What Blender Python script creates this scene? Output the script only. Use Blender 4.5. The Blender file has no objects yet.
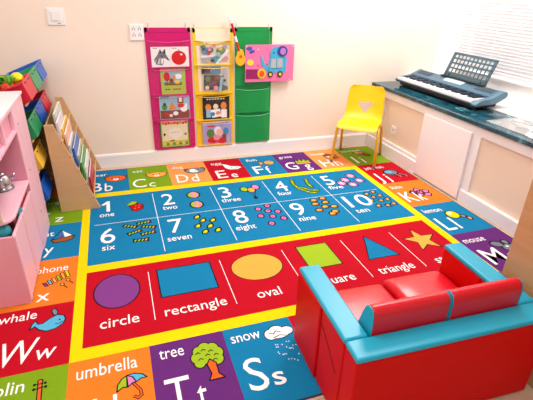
import bpy, bmesh, math, random
from mathutils import Vector, Matrix
random.seed(7)
scene = bpy.context.scene
COL = scene.collection
PI = math.pi

# ------------------------------------------------------------------ materials
def lin(c):
    out = []
    for v in c[:3]:
        v = v/255.0
        out.append(v/12.92 if v <= 0.04045 else ((v+0.055)/1.055)**2.4)
    return (*out, 1.0)

MATS = {}
def mat(name, rgb, rough=0.5, metal=0.0, noise=0.0, nscale=40.0, bump=0.0, spec=0.5, alpha=1.0, coat=0.0, transl=0.0):
    if name in MATS: return MATS[name]
    m = bpy.data.materials.new(name); m.use_nodes = True
    nt = m.node_tree; b = nt.nodes['Principled BSDF']
    base = lin(rgb)
    b.inputs['Base Color'].default_value = base
    b.inputs['Roughness'].default_value = rough
    b.inputs['Metallic'].default_value = metal
    b.inputs['Specular IOR Level'].default_value = spec
    b.inputs['Coat Weight'].default_value = coat
    b.inputs['Alpha'].default_value = alpha
    tc = nt.nodes.new('ShaderNodeTexCoord')
    nz = nt.nodes.new('ShaderNodeTexNoise'); nz.inputs['Scale'].default_value = nscale; nz.inputs['Detail'].default_value = 4
    nt.links.new(tc.outputs['Object'], nz.inputs['Vector'])
    if noise > 0:
        mx = nt.nodes.new('ShaderNodeMix'); mx.data_type = 'RGBA'
        lo = [max(0, v*(1-noise)) for v in base[:3]]; hi = [min(1, v*(1+noise*0.8)) for v in base[:3]]
        mx.inputs[6].default_value = (*lo, 1); mx.inputs[7].default_value = (*hi, 1)
        nt.links.new(nz.outputs['Fac'], mx.inputs[0]); nt.links.new(mx.outputs[2], b.inputs['Base Color'])
    if bump > 0:
        bp = nt.nodes.new('ShaderNodeBump'); bp.inputs['Strength'].default_value = bump; bp.inputs['Distance'].default_value = 0.003
        nt.links.new(nz.outputs['Fac'], bp.inputs['Height']); nt.links.new(bp.outputs['Normal'], b.inputs['Normal'])
    if transl > 0:
        out = nt.nodes['Material Output']; tr = nt.nodes.new('ShaderNodeBsdfTranslucent'); tr.inputs['Color'].default_value = base
        ms = nt.nodes.new('ShaderNodeMixShader'); ms.inputs[0].default_value = transl
        nt.links.new(b.outputs[0], ms.inputs[1]); nt.links.new(tr.outputs[0], ms.inputs[2]); nt.links.new(ms.outputs[0], out.inputs[0])
    MATS[name] = m
    return m

def film(name, tint, gloss=0.08, veil=0.06):
    if name in MATS: return MATS[name]
    m = bpy.data.materials.new(name); m.use_nodes = True; nt = m.node_tree
    nt.nodes.remove(nt.nodes['Principled BSDF']); out = nt.nodes['Material Output']
    t = nt.nodes.new('ShaderNodeBsdfTransparent'); t.inputs[0].default_value = lin(tint)
    g = nt.nodes.new('ShaderNodeBsdfGlossy'); g.inputs['Roughness'].default_value = 0.12
    d = nt.nodes.new('ShaderNodeBsdfDiffuse'); d.inputs[0].default_value = (.9, .9, .9, 1)
    nz = nt.nodes.new('ShaderNodeTexNoise'); nz.inputs['Scale'].default_value = 22; bp = nt.nodes.new('ShaderNodeBump'); bp.inputs['Strength'].default_value = .35
    nt.links.new(nz.outputs['Fac'], bp.inputs['Height']); nt.links.new(bp.outputs['Normal'], g.inputs['Normal'])
    a = nt.nodes.new('ShaderNodeMixShader'); a.inputs[0].default_value = veil
    nt.links.new(t.outputs[0], a.inputs[1]); nt.links.new(d.outputs[0], a.inputs[2])
    c = nt.nodes.new('ShaderNodeMixShader'); c.inputs[0].default_value = gloss
    nt.links.new(a.outputs[0], c.inputs[1]); nt.links.new(g.outputs[0], c.inputs[2]); nt.links.new(c.outputs[0], out.inputs[0])
    MATS[name] = m
    return m

def plank_material():
    m = bpy.data.materials.new('pale_wood_planks'); m.use_nodes = True; nt = m.node_tree; b = nt.nodes['Principled BSDF']
    tc = nt.nodes.new('ShaderNodeTexCoord')
    br = nt.nodes.new('ShaderNodeTexBrick'); br.inputs['Scale'].default_value = 1.0
    br.inputs['Brick Width'].default_value = 1.2; br.inputs['Row Height'].default_value = 0.14; br.inputs['Mortar Size'].default_value = 0.0015
    br.inputs['Color1'].default_value = lin((222, 196, 172)); br.inputs['Color2'].default_value = lin((210, 182, 156)); br.inputs['Mortar'].default_value = lin((150, 120, 95))
    nt.links.new(tc.outputs['Object'], br.inputs['Vector'])
    mp = nt.nodes.new('ShaderNodeMapping'); mp.inputs['Scale'].default_value = (3, 45, 1); nt.links.new(tc.outputs['Object'], mp.inputs[0])
    nz = nt.nodes.new('ShaderNodeTexNoise'); nz.inputs['Scale'].default_value = 2; nz.inputs['Detail'].default_value = 6; nt.links.new(mp.outputs[0], nz.inputs['Vector'])
    mx = nt.nodes.new('ShaderNodeMix'); mx.data_type = 'RGBA'; mx.blend_type = 'MULTIPLY'; mx.inputs[0].default_value = .25
    nt.links.new(br.outputs['Color'], mx.inputs[6]); nt.links.new(nz.outputs['Color'], mx.inputs[7]); nt.links.new(mx.outputs[2], b.inputs['Base Color'])
    b.inputs['Roughness'].default_value = .45
    return m

def wood(name, rgb, dark, sc=(1.5, 1.5, 22), rough=.5):
    if name in MATS: return MATS[name]
    m = bpy.data.materials.new(name); m.use_nodes = True; nt = m.node_tree; b = nt.nodes['Principled BSDF']
    tc = nt.nodes.new('ShaderNodeTexCoord'); mp = nt.nodes.new('ShaderNodeMapping'); mp.inputs['Scale'].default_value = sc
    nz = nt.nodes.new('ShaderNodeTexNoise'); nz.inputs['Scale'].default_value = 3; nz.inputs['Detail'].default_value = 6; nz.inputs['Distortion'].default_value = .6
    mx = nt.nodes.new('ShaderNodeMix'); mx.data_type = 'RGBA'; mx.inputs[6].default_value = lin(rgb); mx.inputs[7].default_value = lin(dark)
    nt.links.new(tc.outputs['Object'], mp.inputs[0]); nt.links.new(mp.outputs[0], nz.inputs['Vector'])
    nt.links.new(nz.outputs['Fac'], mx.inputs[0]); nt.links.new(mx.outputs[2], b.inputs['Base Color'])
    b.inputs['Roughness'].default_value = rough
    MATS[name] = m
    return m

def marble():
    m = bpy.data.materials.new('dark_teal_stone'); m.use_nodes = True; nt = m.node_tree; b = nt.nodes['Principled BSDF']
    tc = nt.nodes.new('ShaderNodeTexCoord'); nz = nt.nodes.new('ShaderNodeTexNoise'); nz.inputs['Scale'].default_value = 6; nz.inputs['Detail'].default_value = 9; nz.inputs['Distortion'].default_value = 1.6
    nt.links.new(tc.outputs['Object'], nz.inputs['Vector'])
    cr = nt.nodes.new('ShaderNodeValToRGB'); e = cr.color_ramp.elements
    e[0].position = .35; e[0].color = lin((12, 44, 56)); e[1].position = .62; e[1].color = lin((30, 92, 108))
    k = cr.color_ramp.elements.new(.68); k.color = lin((120, 165, 175)); k = cr.color_ramp.elements.new(.72); k.color = lin((28, 86, 102))
    nt.links.new(nz.outputs['Fac'], cr.inputs[0]); nt.links.new(cr.outputs[0], b.inputs['Base Color'])
    b.inputs['Roughness'].default_value = .08; b.inputs['Specular IOR Level'].default_value = .6
    return m

# ------------------------------------------------------------------ objects
def thing(name, label, cat, loc=(0, 0, 0), rotz=0, group=None):
    o = bpy.data.objects.new(name, None); COL.objects.link(o)
    o.empty_display_size = .05
    o.location = loc; o.rotation_euler = (0, 0, rotz); tag(o, label, cat, group)
    return o
def tag(o, label, cat, group=None):
    o['label'] = label; o['category'] = cat
    if group: o['group'] = group
    return o
def build(name, bm, mats, parent=None, smooth=False, bevel=0, seg=2, loc=None, rot=None, label=None, sub=0, recalc=True):
    if recalc: bmesh.ops.recalc_face_normals(bm, faces=bm.faces)
    me = bpy.data.meshes.new(name); bm.to_mesh(me); bm.free()
    if not isinstance(mats, (list, tuple)): mats = [mats]
    for m in mats: me.materials.append(m)
    o = bpy.data.objects.new(name, me); COL.objects.link(o)
    if parent: o.parent = parent
    if loc: o.location = loc
    if rot: o.rotation_euler = rot
    if bevel > 0:
        md = o.modifiers.new('bevel', 'BEVEL'); md.width = bevel; md.segments = seg; md.limit_method = 'ANGLE'; md.angle_limit = math.radians(40)
    if sub > 0:
        md = o.modifiers.new('sub', 'SUBSURF'); md.levels = sub; md.render_levels = sub
    if smooth or bevel > 0:
        for p in me.polygons: p.use_smooth = True
        if bevel > 0 and not smooth:
            md = o.modifiers.new('wn', 'WEIGHTED_NORMAL'); md.keep_sharp = True
    if label: o['label'] = label
    return o
def struct(name, bm, mats, **k):
    o = build(name, bm, mats, **k); o['kind'] = 'structure'; return o

def NB(): return bmesh.new()
def box(bm, x0, x1, y0, y1, z0, z1, mi=0):
    vs = [bm.verts.new(p) for p in ((x0,y0,z0),(x1,y0,z0),(x1,y1,z0),(x0,y1,z0),(x0,y0,z1),(x1,y0,z1),(x1,y1,z1),(x0,y1,z1))]
    for f in ((0,3,2,1),(4,5,6,7),(0,1,5,4),(1,2,6,5),(2,3,7,6),(3,0,4,7)):
        fc = bm.faces.new([vs[i] for i in f]); fc.material_index = mi
    return bm
def BX(*a): return box(NB(), *a)
def prism(bm, pts, axis, a, b, mi=0):
    """pts are 2-D outline; axis 'x','y','z' is the extrusion axis"""
    def P(p, t):
        return {'x': (t, p[0], p[1]), 'y': (p[0], t, p[1]), 'z': (p[0], p[1], t)}[axis]
    A = [bm.verts.new(P(p, a)) for p in pts]; Bv = [bm.verts.new(P(p, b)) for p in pts]
    n = len(pts)
    fs = [bm.faces.new(A), bm.faces.new(Bv[::-1])]
    for i in range(n): fs.append(bm.faces.new((A[i], Bv[i], Bv[(i+1) % n], A[(i+1) % n])))
    for f in fs: f.material_index = mi
    return bm
def tube(bm, path, r, n=10, mi=0, cap=True):
    path = [Vector(p) for p in path]; rr = r if isinstance(r, (list, tuple)) else [r]*len(path)
    rings = []; up = None
    for i, p in enumerate(path):
        if i == 0: t = path[1]-p
        elif i == len(path)-1: t = p-path[-2]
        else: t = (path[i+1]-p).normalized()+(p-path[i-1]).normalized()
        t.normalize()
        if up is None:
            up = Vector((0, 0, 1)) if abs(t.z) < .9 else Vector((1, 0, 0))
        s = t.cross(up).normalized(); up = s.cross(t).normalized()
        rings.append([bm.verts.new(p+rr[i]*(math.cos(2*PI*k/n)*s+math.sin(2*PI*k/n)*up)) for k in range(n)])
    for a, b in zip(rings, rings[1:]):
        for k in range(n):
            f = bm.faces.new((a[k], a[(k+1) % n], b[(k+1) % n], b[k])); f.material_index = mi
    if cap:
        bm.faces.new(rings[0]).material_index = mi; bm.faces.new(rings[-1][::-1]).material_index = mi
    return bm
def lathe(bm, prof, n=24, c=(0, 0, 0), mi=0):
    rings = []
    for r, z in prof:
        rings.append([bm.verts.new((c[0]+max(r, 1e-4)*math.cos(2*PI*k/n), c[1]+max(r, 1e-4)*math.sin(2*PI*k/n), c[2]+z)) for k in range(n)])
    for a, b in zip(rings, rings[1:]):
        for k in range(n):
            bm.faces.new((a[k], a[(k+1) % n], b[(k+1) % n], b[k])).material_index = mi
    bm.faces.new(rings[0]).material_index = mi; bm.faces.new(rings[-1]).material_index = mi
    return bm
def ball(bm, c, r, mi=0, sc=(1, 1, 1), u=16, v=10):
    M = Matrix.Translation(c) @ Matrix.Diagonal((r*sc[0], r*sc[1], r*sc[2], 1))
    g = bmesh.ops.create_uvsphere(bm, u_segments=u, v_segments=v, radius=1, matrix=M)
    for vt in g['verts']:
        for f in vt.link_faces: f.material_index = mi
    return bm
def rounded(pts, rad, n=5):
    """round the corners of a convex 2-D outline"""
    out = []; N = len(pts)
    for i in range(N):
        p = Vector(pts[i]); a = Vector(pts[i-1])-p; b = Vector(pts[(i+1) % N])-p
        r = rad[i] if isinstance(rad, (list, tuple)) else rad
        if r <= 0: out.append(tuple(p)); continue
        pa = p+a.normalized()*min(r, a.length*.49); pb = p+b.normalized()*min(r, b.length*.49)
        for k in range(n+1):
            t = k/n; q = (1-t)**2*pa+2*t*(1-t)*p+t*t*pb; out.append(tuple(q))
    return out

# ------------------------------------------------------------------ flat print helper (for printed surfaces)
class Ink:
    """printed shapes in a plane; every piece becomes faces of ONE mesh"""
    def __init__(self, step=0.00018): self.f = []; self.step = step; self.mats = []; self.texts = []
    def mi(self, m):
        if m not in self.mats: self.mats.append(m)
        return self.mats.index(m)
    def poly(self, pts, m, layer=1, line=None, w=.02):
        self.f.append(([tuple(p) for p in pts], self.mi(m), layer))
        if line is not None: self.stroke(list(pts)+[pts[0]], line, w, layer+1)
    def ell(self, u, v, a, b, m, layer=1, line=None, w=.02, n=22, rot=0):
        c, s = math.cos(rot), math.sin(rot)
        def E(aa, bb): return [(u+aa*math.cos(t)*c-bb*math.sin(t)*s, v+aa*math.cos(t)*s+bb*math.sin(t)*c) for t in [2*PI*k/n for k in range(n)]]
        if line is not None:
            self.f.append((E(a+w*.5, b+w*.5), self.mi(line), layer)); self.f.append((E(a-w*.5, b-w*.5), self.mi(m), layer+1))
        else: self.f.append((E(a, b), self.mi(m), layer))
    def rect(self, u0, v0, u1, v1, m, layer=1, line=None, w=.02): self.poly([(u0, v0), (u1, v0), (u1, v1), (u0, v1)], m, layer, line, w)
    def stroke(self, pts, m, w=.02, layer=3):
        i = self.mi(m)
        for a, b in zip(pts, pts[1:]):
            dx, dy = b[0]-a[0], b[1]-a[1]; L = math.hypot(dx, dy)
            if L < 1e-6: continue
            nx, ny = -dy/L*w/2, dx/L*w/2; ex, ey = dx/L*w*.3, dy/L*w*.3
            self.f.append(([(a[0]-ex+nx, a[1]-ey+ny), (b[0]+ex+nx, b[1]+ey+ny), (b[0]+ex-nx, b[1]+ey-ny), (a[0]-ex-nx, a[1]-ey-ny)], i, layer))
    def text(self, s, u, v, h, m, w=None, layer=6, bold=.018, shear=0.0):
        """baseline-left at (u, v), v growing downwards; h = height of a capital; w = full width"""
        self.texts.append((s, u, v, h, w, self.mi(m), layer, bold, shear))
    def emit(self, bm, P):
        """P(u, v, d) -> 3-D point, d = height above the surface"""
        flat = list(self.f)
        tmp = []
        for s, u, v, h, w, i, layer, bold, shear in self.texts:
            c = bpy.data.curves.new('t', 'FONT'); c.body = s; c.size = 1; c.offset = bold; c.resolution_u = 3; c.shear = shear; c.space_character = 1.0+bold*2.2
            o = bpy.data.objects.new('t', c); COL.objects.link(o); tmp.append((o, c))
        if tmp:
            bpy.context.view_layer.update(); dg = bpy.context.evaluated_depsgraph_get()
            for (o, c), (s, u, v, h, w, i, layer, bold, shear) in zip(tmp, self.texts):
                me = bpy.data.meshes.new_from_object(o.evaluated_get(dg))
                x0 = min(q.co.x for q in me.vertices); x1 = max(q.co.x for q in me.vertices)
                sy = h/0.70; sx = sy if w is None else w/(x1-x0)
                vs = [bm.verts.new(P(u+(q.co.x-x0)*sx, v-q.co.y*sy, layer*self.step)) for q in me.vertices]
                for p in me.polygons:
                    try: f = bm.faces.new([vs[k] for k in p.vertices]); f.material_index = i
                    except ValueError: pass
                bpy.data.meshes.remove(me)
            for o, c in tmp:
                bpy.data.objects.remove(o); bpy.data.curves.remove(c)
        for q, (pts, i, layer) in enumerate(flat):
            d = layer*self.step+(q % 45)*3e-6
            f = bm.faces.new([bm.verts.new(P(p[0], p[1], d)) for p in pts]); f.material_index = i
        return bm
    def orient(self, bm, n):
        n = Vector(n)
        bm.normal_update()
        for f in bm.faces:
            if f.normal.dot(n) < -.2 and len(f.verts) >= 3 and f.tag: f.normal_flip()

# ------------------------------------------------------------------ the room
XB, YW, XW = 2.65, 0.535, 3.30
FZ = -0.005
m_wall = mat('cream_wall_paint', (248, 232, 217), .7, noise=.02, nscale=3)
m_white = mat('white_gloss_paint', (246, 242, 244), .35)
m_white2 = mat('white_wall_paint', (243, 240, 238), .6)
m_ceil = mat('ceiling_paint', (245, 243, 240), .8)
struct('floor', BX(-.9, 3.45, -4.6, YW+.1, FZ-.08, FZ), plank_material())
struct('wall_back', BX(-.9, 3.45, YW, YW+.1, FZ, 2.5), m_wall)
struct('wall_left', BX(-1.0, -.9, -4.6, YW+.1, FZ, 2.5), m_wall)
struct('ceiling', BX(-1.0, 3.45, -4.6, YW+.1, 2.5, 2.58), m_ceil)
WY0, WY1, WZ0, WZ1 = -2.2, .225, .775, 2.15
b = NB()
box(b, XW, XW+.14, -4.6, YW, FZ, WZ0); box(b, XW, XW+.14, -4.6, YW, WZ1, 2.5)
box(b, XW, XW+.14, WY1, YW, WZ0, WZ1); box(b, XW, XW+.14, -4.6, WY0, WZ0, WZ1)
struct('wall_right', b, m_white2)
b = NB()
for a in ((WY0, WY0+.05, WZ0, WZ1), (WY1-.05, WY1, WZ0, WZ1), (WY0, WY1, WZ0, WZ0+.05), (WY0, WY1, WZ1-.05, WZ1), (-1.02, -.97, WZ0, WZ1)):
    box(b, XW+.07, XW+.12, *a)
win = struct('window_1', b, m_white, bevel=.004)
b = BX(XW+.09, XW+.096, WY0+.04, WY1-.04, WZ0+.04, WZ1-.04)
g = build('pane', b, film('window_glass', (250, 253, 255), .05, .0), win)
struct('trim_1', BX(2.99, XW-.001, -3.2, YW-.002, .6102, .622), mat('white_sill', (246, 244, 244), .25), bevel=.003)
struct('baseboard_back', prism(NB(), [(YW, FZ), (YW-.016, FZ), (YW-.016, .095), (YW-.010, .108), (YW, .108)], 'x', -.9, XB-.01), m_white)

# ------------------------------------------------------------------ window blind
bl = thing('window_blind', 'white horizontal slat blind hanging over the window above the dark counter', 'blind', (XW-.022, (WY0+WY1)/2, WZ0-.005))
m_slat = mat('white_blind_slat', (246, 244, 246), .6, transl=.02)
b = NB(); L = (WY1-WY0)/2-.006; z = .034; N = 0
while z < WZ1-WZ0-.06:
    ca, sa = math.cos(math.radians(62)), math.sin(math.radians(62))
    hw = .0138; pr = []
    for t in (-1, -.33, .33, 1):
        bow = .0018*(1-t*t)
        pr.append((-hw*t*ca+bow*sa, hw*t*sa+bow*ca))
    pts = [(p[0], z+p[1]) for p in pr]
    A = [b.verts.new((p[0], -L, p[1])) for p in pts]; B2 = [b.verts.new((p[0], L, p[1])) for p in pts]
    for k in range(3): b.faces.new((A[k], A[k+1], B2[k+1], B2[k]))
    z += .0245; N += 1
build('slats', b, m_slat, bl, smooth=True, recalc=False)
build('headrail', BX(-.02, .02, -L, L, WZ1-WZ0-.045, WZ1-WZ0-.008), m_white, bl, bevel=.003)
build('bottom_rail', BX(-.013, .013, -L, L, .0, .018), m_white, bl, bevel=.003)
for y in (-1.0, -.35, .35, .80, 1.05):
    bb = NB(); tube(bb, [(-.016, y, .012), (-.016, y, WZ1-WZ0-.04)], .0022, 6)
    build('ladder_cord', bb, m_white, bl)

# ------------------------------------------------------------------ bench cabinet and counter
m_bpanel = mat('cream_panel_paint', (240, 219, 198), .55, noise=.02, nscale=4)
BY0 = -3.2
bench = thing('bench_cabinet', 'long white built-in bench with sunken cream panels under the dark counter', 'cabinet', (XB, 0, FZ))
def bz(z): return z-FZ
b = NB()
R1 = (-.262, .318, .135, .512); R2 = (-1.62, -.885, .095, .505); R3 = (-3.1, -2.2, .095, .505)
yb = YW-.001
box(b, 0, .018, BY0, yb, bz(.512), bz(.578))
box(b, 0, .018, R1[1], yb, 0, bz(.512)); box(b, 0, .018, R2[1], R1[0], 0, bz(.512))
box(b, 0, .018, R3[1], R2[0], 0, bz(.512)); box(b, 0, .018, BY0, R3[0], 0, bz(.512))
box(b, 0, .018, R1[0], R1[1], 0, bz(.135)); box(b, 0, .018, R2[0], R2[1], 0, bz(.095)); box(b, 0, .018, R3[0], R3[1], 0, bz(.095))
box(b, .03, XW-XB-.002, BY0, yb, 0, bz(.578))
build('frame', b, m_white, bench)
for R in (R1, R2, R3):
    build('sunken_panel', BX(.016, .028, R[0]-.004, R[1]+.004, bz(R[2])-.004, bz(R[3])+.004), m_bpanel, bench, label='cream sunken panel')
dr = build('access_door', BX(-.018, -.001, -.812, -.292, bz(.012), bz(.523)), m_white, bench, bevel=.003)
b = NB(); box(b, -.014, -.0005, -.284, yb-.02, 0, bz(.105)); box(b, -.014, -.0005, BY0, -.82, 0, bz(.095))
build('skirting', b, m_white, bench, bevel=.005)
top = build('counter_slab', BX(-.022, XW-XB-.004, BY0, yb-.001, 0, .03), marble(), None, bevel=.004, loc=(XB, 0, .580))
top.name = 'countertop'; tag(top, 'dark teal glossy stone countertop running along the window bench', 'countertop')
CT = .610
# outlet in the sunken panel
ol = thing('wall_outlet', 'small white outlet plate on the cream panel behind the yellow chair', 'outlet', (2.6655, .125, .222))
build('cover_plate', BX(-.006, 0, -.035, .035, 0, .07), m_white, ol, bevel=.002)
m_dark = mat('dark_slot', (60, 60, 62), .6)
b = NB(); box(b, -.0075, -.0058, -.012, -.008, .03, .046); box(b, -.0075, -.0058, .008, .012, .03, .046)
build('socket_slots', b, m_dark, ol)

# ------------------------------------------------------------------ RUG
S = 0.32
K = lambda n, c, nz=.16: mat('carpet_'+n, c, .92, noise=nz, nscale=330, bump=.5, spec=.15)
RED, BLU, YEL, ORA = K('red', (180, 4, 30)), K('blue', (14, 120, 168)), K('yellow', (234, 206, 2)), K('orange', (226, 122, 36))
GRN, PUR, WHT, BLK = K('green', (120, 158, 22)), K('purple', (98, 40, 116)), K('white', (246, 242, 244), .05), K('black', (22, 20, 30), .1)
PNK, GRY, BRN, LBL = K('pink', (236, 128, 190)), K('grey', (122, 126, 140)), K('brown', (150, 84, 30)), K('light_blue', (84, 176, 214))
ORA_LIT, OSH, VIO, LGR = K('peach', (245, 150, 80)), K('amber', (240, 166, 70)), K('violet', (124, 58, 134)), K('lime', (152, 184, 36))  # peach is the tile orange with the wash of light painted in
TRK, TQ = K('bark', (222, 96, 36)), K('teal', (30, 150, 150))
k = Ink()
UL, UR, VT, VB = -1.1413, 8.1413, -1.3788, 6.50
RH = 1.2806
cols = [UL, 0, 1, 2, 3, 4, 5, 6, 7, UR]; rows = [VT, 0, RH, 2*RH, 3*RH, 4*RH, VB]
topc = [ORA, BLU, GRN, ORA_LIT, RED, BLU, PUR, ORA_LIT, GRN]  # wall-side orange tiles take the paler orange, light wash put into the colour
for i, c in enumerate(topc): k.rect(cols[i], rows[0], cols[i+1], rows[1], c, 0)
for i, c in enumerate([RED, ORA, BLU, PUR]): k.rect(7, rows[i+1], UR, rows[i+2], c, 0)
for i, c in enumerate([GRN, ORA, PUR, BLU, RED, GRN, ORA, PUR, RED]): k.rect(cols[i], rows[5], cols[i+1], rows[6], c, 0)
for i, c in enumerate([GRN, BLU, ORA, RED]): k.rect(UL, rows[i+1], 0, rows[i+2], c, 0)
# bottom row runs V U T S R Q P O N
k.f = [f for f in k.f if not (abs(f[0][0][1]-rows[5]) < 1e-6)]
for i, c in enumerate([GRN, ORA, PUR, BLU, RED, GRN, ORA, BLU, RED]): k.rect(cols[i], rows[5], cols[i+1], rows[6], c, 0)
k.rect(0, 0, 7, 4*RH, YEL, 0)
k.rect(.15, .21, 6.83, 2.945, BLU, 1)
k.rect(.15, 3.15, 6.83, 4.91, RED, 1)
LW = .011
for u in (1.48, 2.84, 4.16, 5.50): k.stroke([(u, .33), (u, 2.84)], WHT, LW, 2)
k.stroke([(.25, 1.515), (6.72, 1.515)], WHT, LW, 2)
for u in (1.13, 2.36, 3.54, 4.76, 5.85): k.stroke([(u, 3.41), (u, 4.62)], WHT, LW, 2)
# shapes
k.ell(.62, 3.77, .35, .43, VIO, 2, BLK, .022, 40)
k.rect(1.27, 3.40, 2.18, 4.15, BLU, 2, BLK, .022)
k.ell(2.95, 3.77, .455, .385, OSH, 2, BLK, .018, 40)
k.rect(3.82, 3.39, 4.445, 4.12, LGR, 2, BLK, .022)
k.poly([(5.28, 3.39), (5.61, 4.15), (4.96, 4.15)], BLU, 2, BLK, .022)
st = []
for q in range(10):
    a = -PI/2+q*PI/5; r = 1 if q % 2 == 0 else .42
    st.append((6.335+.37*r*math.cos(a), 3.83+.41*r*math.sin(a)))
k.poly(st, OSH, 2, BLK, .02)
for s, u, w in (('circle', .37, .54), ('rectangle', 1.28, .94), ('oval', 2.72, .40), ('square', 3.80, .66), ('triangle', 4.94, .70), ('star', 6.12, .40)):
    k.text(s, u, 4.60, .205, WHT, w, bold=.002)
# numbers
for s, u, v, w in (('1', .42, .97, .13), ('2', 1.66, .99, .26), ('3', 2.99, .98, .25), ('4', 4.36, 1.0, .30), ('5', 5.66, .98, .26),
                   ('6', .36, 2.27, .27), ('7', 1.66, 2.23, .28), ('8', 3.01, 2.22, .28), ('9', 4.32, 2.23, .29), ('10', 5.66, 2.22, .62)):
    
    if s == '1': k.stroke([(.405, .63), (.51, .50), (.51, .95)], WHT, .07, 3); continue
    k.text(s, u, v, .56, WHT, w, bold=.002)
for s, u, v, w in (('one', .34, 1.20, .29), ('two', 1.63, 1.22, .31), ('three', 2.94, 1.21, .44), ('four', 4.30, 1.21, .35), ('five', 5.62, 1.23, .37),
                   ('six', .39, 2.52, .23), ('seven', 1.57, 2.53, .46), ('eight', 2.93, 2.49, .42), ('nine', 4.31, 2.49, .37), ('ten', 5.66, 2.49, .32)):
    k.text(s, u, v, .19, WHT, w, bold=.002)
# 1 strawberry
k.poly([(.93, .78), (1.0, .70), (1.14, .72), (1.24, .86), (1.22, 1.02), (1.10, 1.13), (1.0, 1.06)], RED, 2, BLK, .02)
k.poly([(.86, .80), (.95, .70), (1.02, .60), (1.14, .66), (1.08, .76), (.98, .80)], LGR, 4, BLK, .015)
for p in ((1.08, .86), (1.14, .95), (1.06, .98), (1.16, .84)): k.ell(*p, .012, .016, YEL, 5, n=6)
# 2 beach balls
for (u, v) in ((2.38, .64), (2.37, 1.14)):
    k.ell(u, v, .145, .17, LGR, 2, BLK, .036)
    k.ell(u+.02, v, .085, .155, PNK, 4); k.ell(u+.02, v, .03, .15, OSH, 5)
# 3 balloons
for (u, v, c) in ((3.60, .66, LGR), (3.76, .74, OSH), (3.90, .60, PNK)):
    k.stroke([(u, v), (3.74, 1.14)], BLK, .014, 2); k.ell(u, v, .095, .13, c, 3, BLK, .030)
k.poly([(3.68, 1.14), (3.74, 1.10), (3.80, 1.16), (3.76, 1.24), (3.70, 1.22)], BLK, 3)
# 4 runner beans
for pts in ([(4.90, .45), (4.86, .72), (4.90, .98), (5.0, 1.12)], [(5.28, .48), (5.22, .75), (5.24, .95)], [(4.96, .92), (5.14, 1.12), (5.32, 1.18)], [(4.98, 1.12), (5.1, 1.26), (5.22, 1.30)]):
    k.stroke(pts, BLK, .11, 2); k.stroke(pts, GRN, .066, 3)
    for a_, b_ in zip(pts, pts[1:]): k.ell((a_[0]+b_[0])/2, (a_[1]+b_[1])/2, .018, .022, YEL, 4, n=8)
# 5 pink presents
for (u, v) in ((6.50, .60), (6.24, .80), (6.58, .92), (6.30, 1.10), (6.06, .96)):
    k.rect(u-.10, v-.11, u+.10, v+.11, PNK, 2, BLK, .030); k.stroke([(u, v-.10), (u, v+.10)], WHT, .018, 5); k.stroke([(u-.09, v), (u+.09, v)], WHT, .018, 5)
# 6 wrapped sweets
for (u, v, r) in ((.92, 1.74, .5), (1.19, 1.66, -.2), (1.27, 1.86, .35), (.99, 2.0, -.4), (1.24, 2.10, -.2), (1.09, 2.33, .05)):
    c_, s_ = math.cos(r), math.sin(r)
    Q = [(-.15, -.075), (-.10, -.058), (.10, -.058), (.15, -.075), (.15, .075), (.10, .058), (-.10, .058), (-.15, .075)]
    k.poly([(u+x*c_-y*s_, v+x*s_+y*c_) for x, y in Q], BLK, 2)
    for t in (-.10, -.035, .03, .095): k.stroke([(u+t*c_-.012, v+t*s_+.024), (u+t*c_+.012, v+t*s_-.024)], LGR if t < .05 else OSH, .030, 3)
# 7 lemons
for (u, v) in ((2.27, 1.72), (2.48, 1.68), (2.36, 1.90), (2.56, 1.94), (2.22, 2.10), (2.46, 2.16), (2.32, 2.36), (2.58, 2.36)):
    if (u, v) == (2.48, 1.68): continue
    k.ell(u, v, .056, .088, LGR, 2, BLK, .032, 14, .6); k.ell(u+.012, v, .026, .05, YEL, 4, n=10); k.ell(u+.05, v-.09, .028, .025, BLK, 2, n=8)
# 8 rings
for (u, v) in ((3.62, 1.72), (3.86, 1.62), (3.80, 1.86), (3.58, 2.04), (4.00, 1.94), (3.82, 2.12), (4.02, 2.26), (3.70, 2.40)):
    k.ell(u, v, .068, .080, PNK, 2, BLK, .034, 16); k.ell(u, v, .026, .030, VIO, 4, n=10)
# 9 biscuits
for (u, v) in ((4.98, 1.66), (5.22, 1.62), (4.94, 1.84), (5.20, 1.82), (5.10, 2.02), (5.30, 2.06), (4.90, 2.14), (5.22, 2.28), (5.12, 2.36)):
    k.ell(u, v, .084, .080, OSH, 2, BLK, .036, 14); k.stroke([(u-.05, v+.045), (u+.06, v+.035)], BRN, .03, 4)
# 10 stars
for (u, v) in ((6.35, 1.68), (6.56, 1.62), (6.42, 1.88), (6.62, 1.84), (6.28, 2.02), (6.50, 2.08), (6.68, 2.06), (6.30, 2.30), (6.52, 2.34), (6.70, 2.30)):
    pts = []
    for q in range(10):
        a = -PI/2+q*PI/5; r = .085 if q % 2 == 0 else .042
        pts.append((u+r*math.cos(a), v+1.15*r*math.sin(a)))
    k.poly(pts, OSH, 2, BLK, .026)

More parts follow.
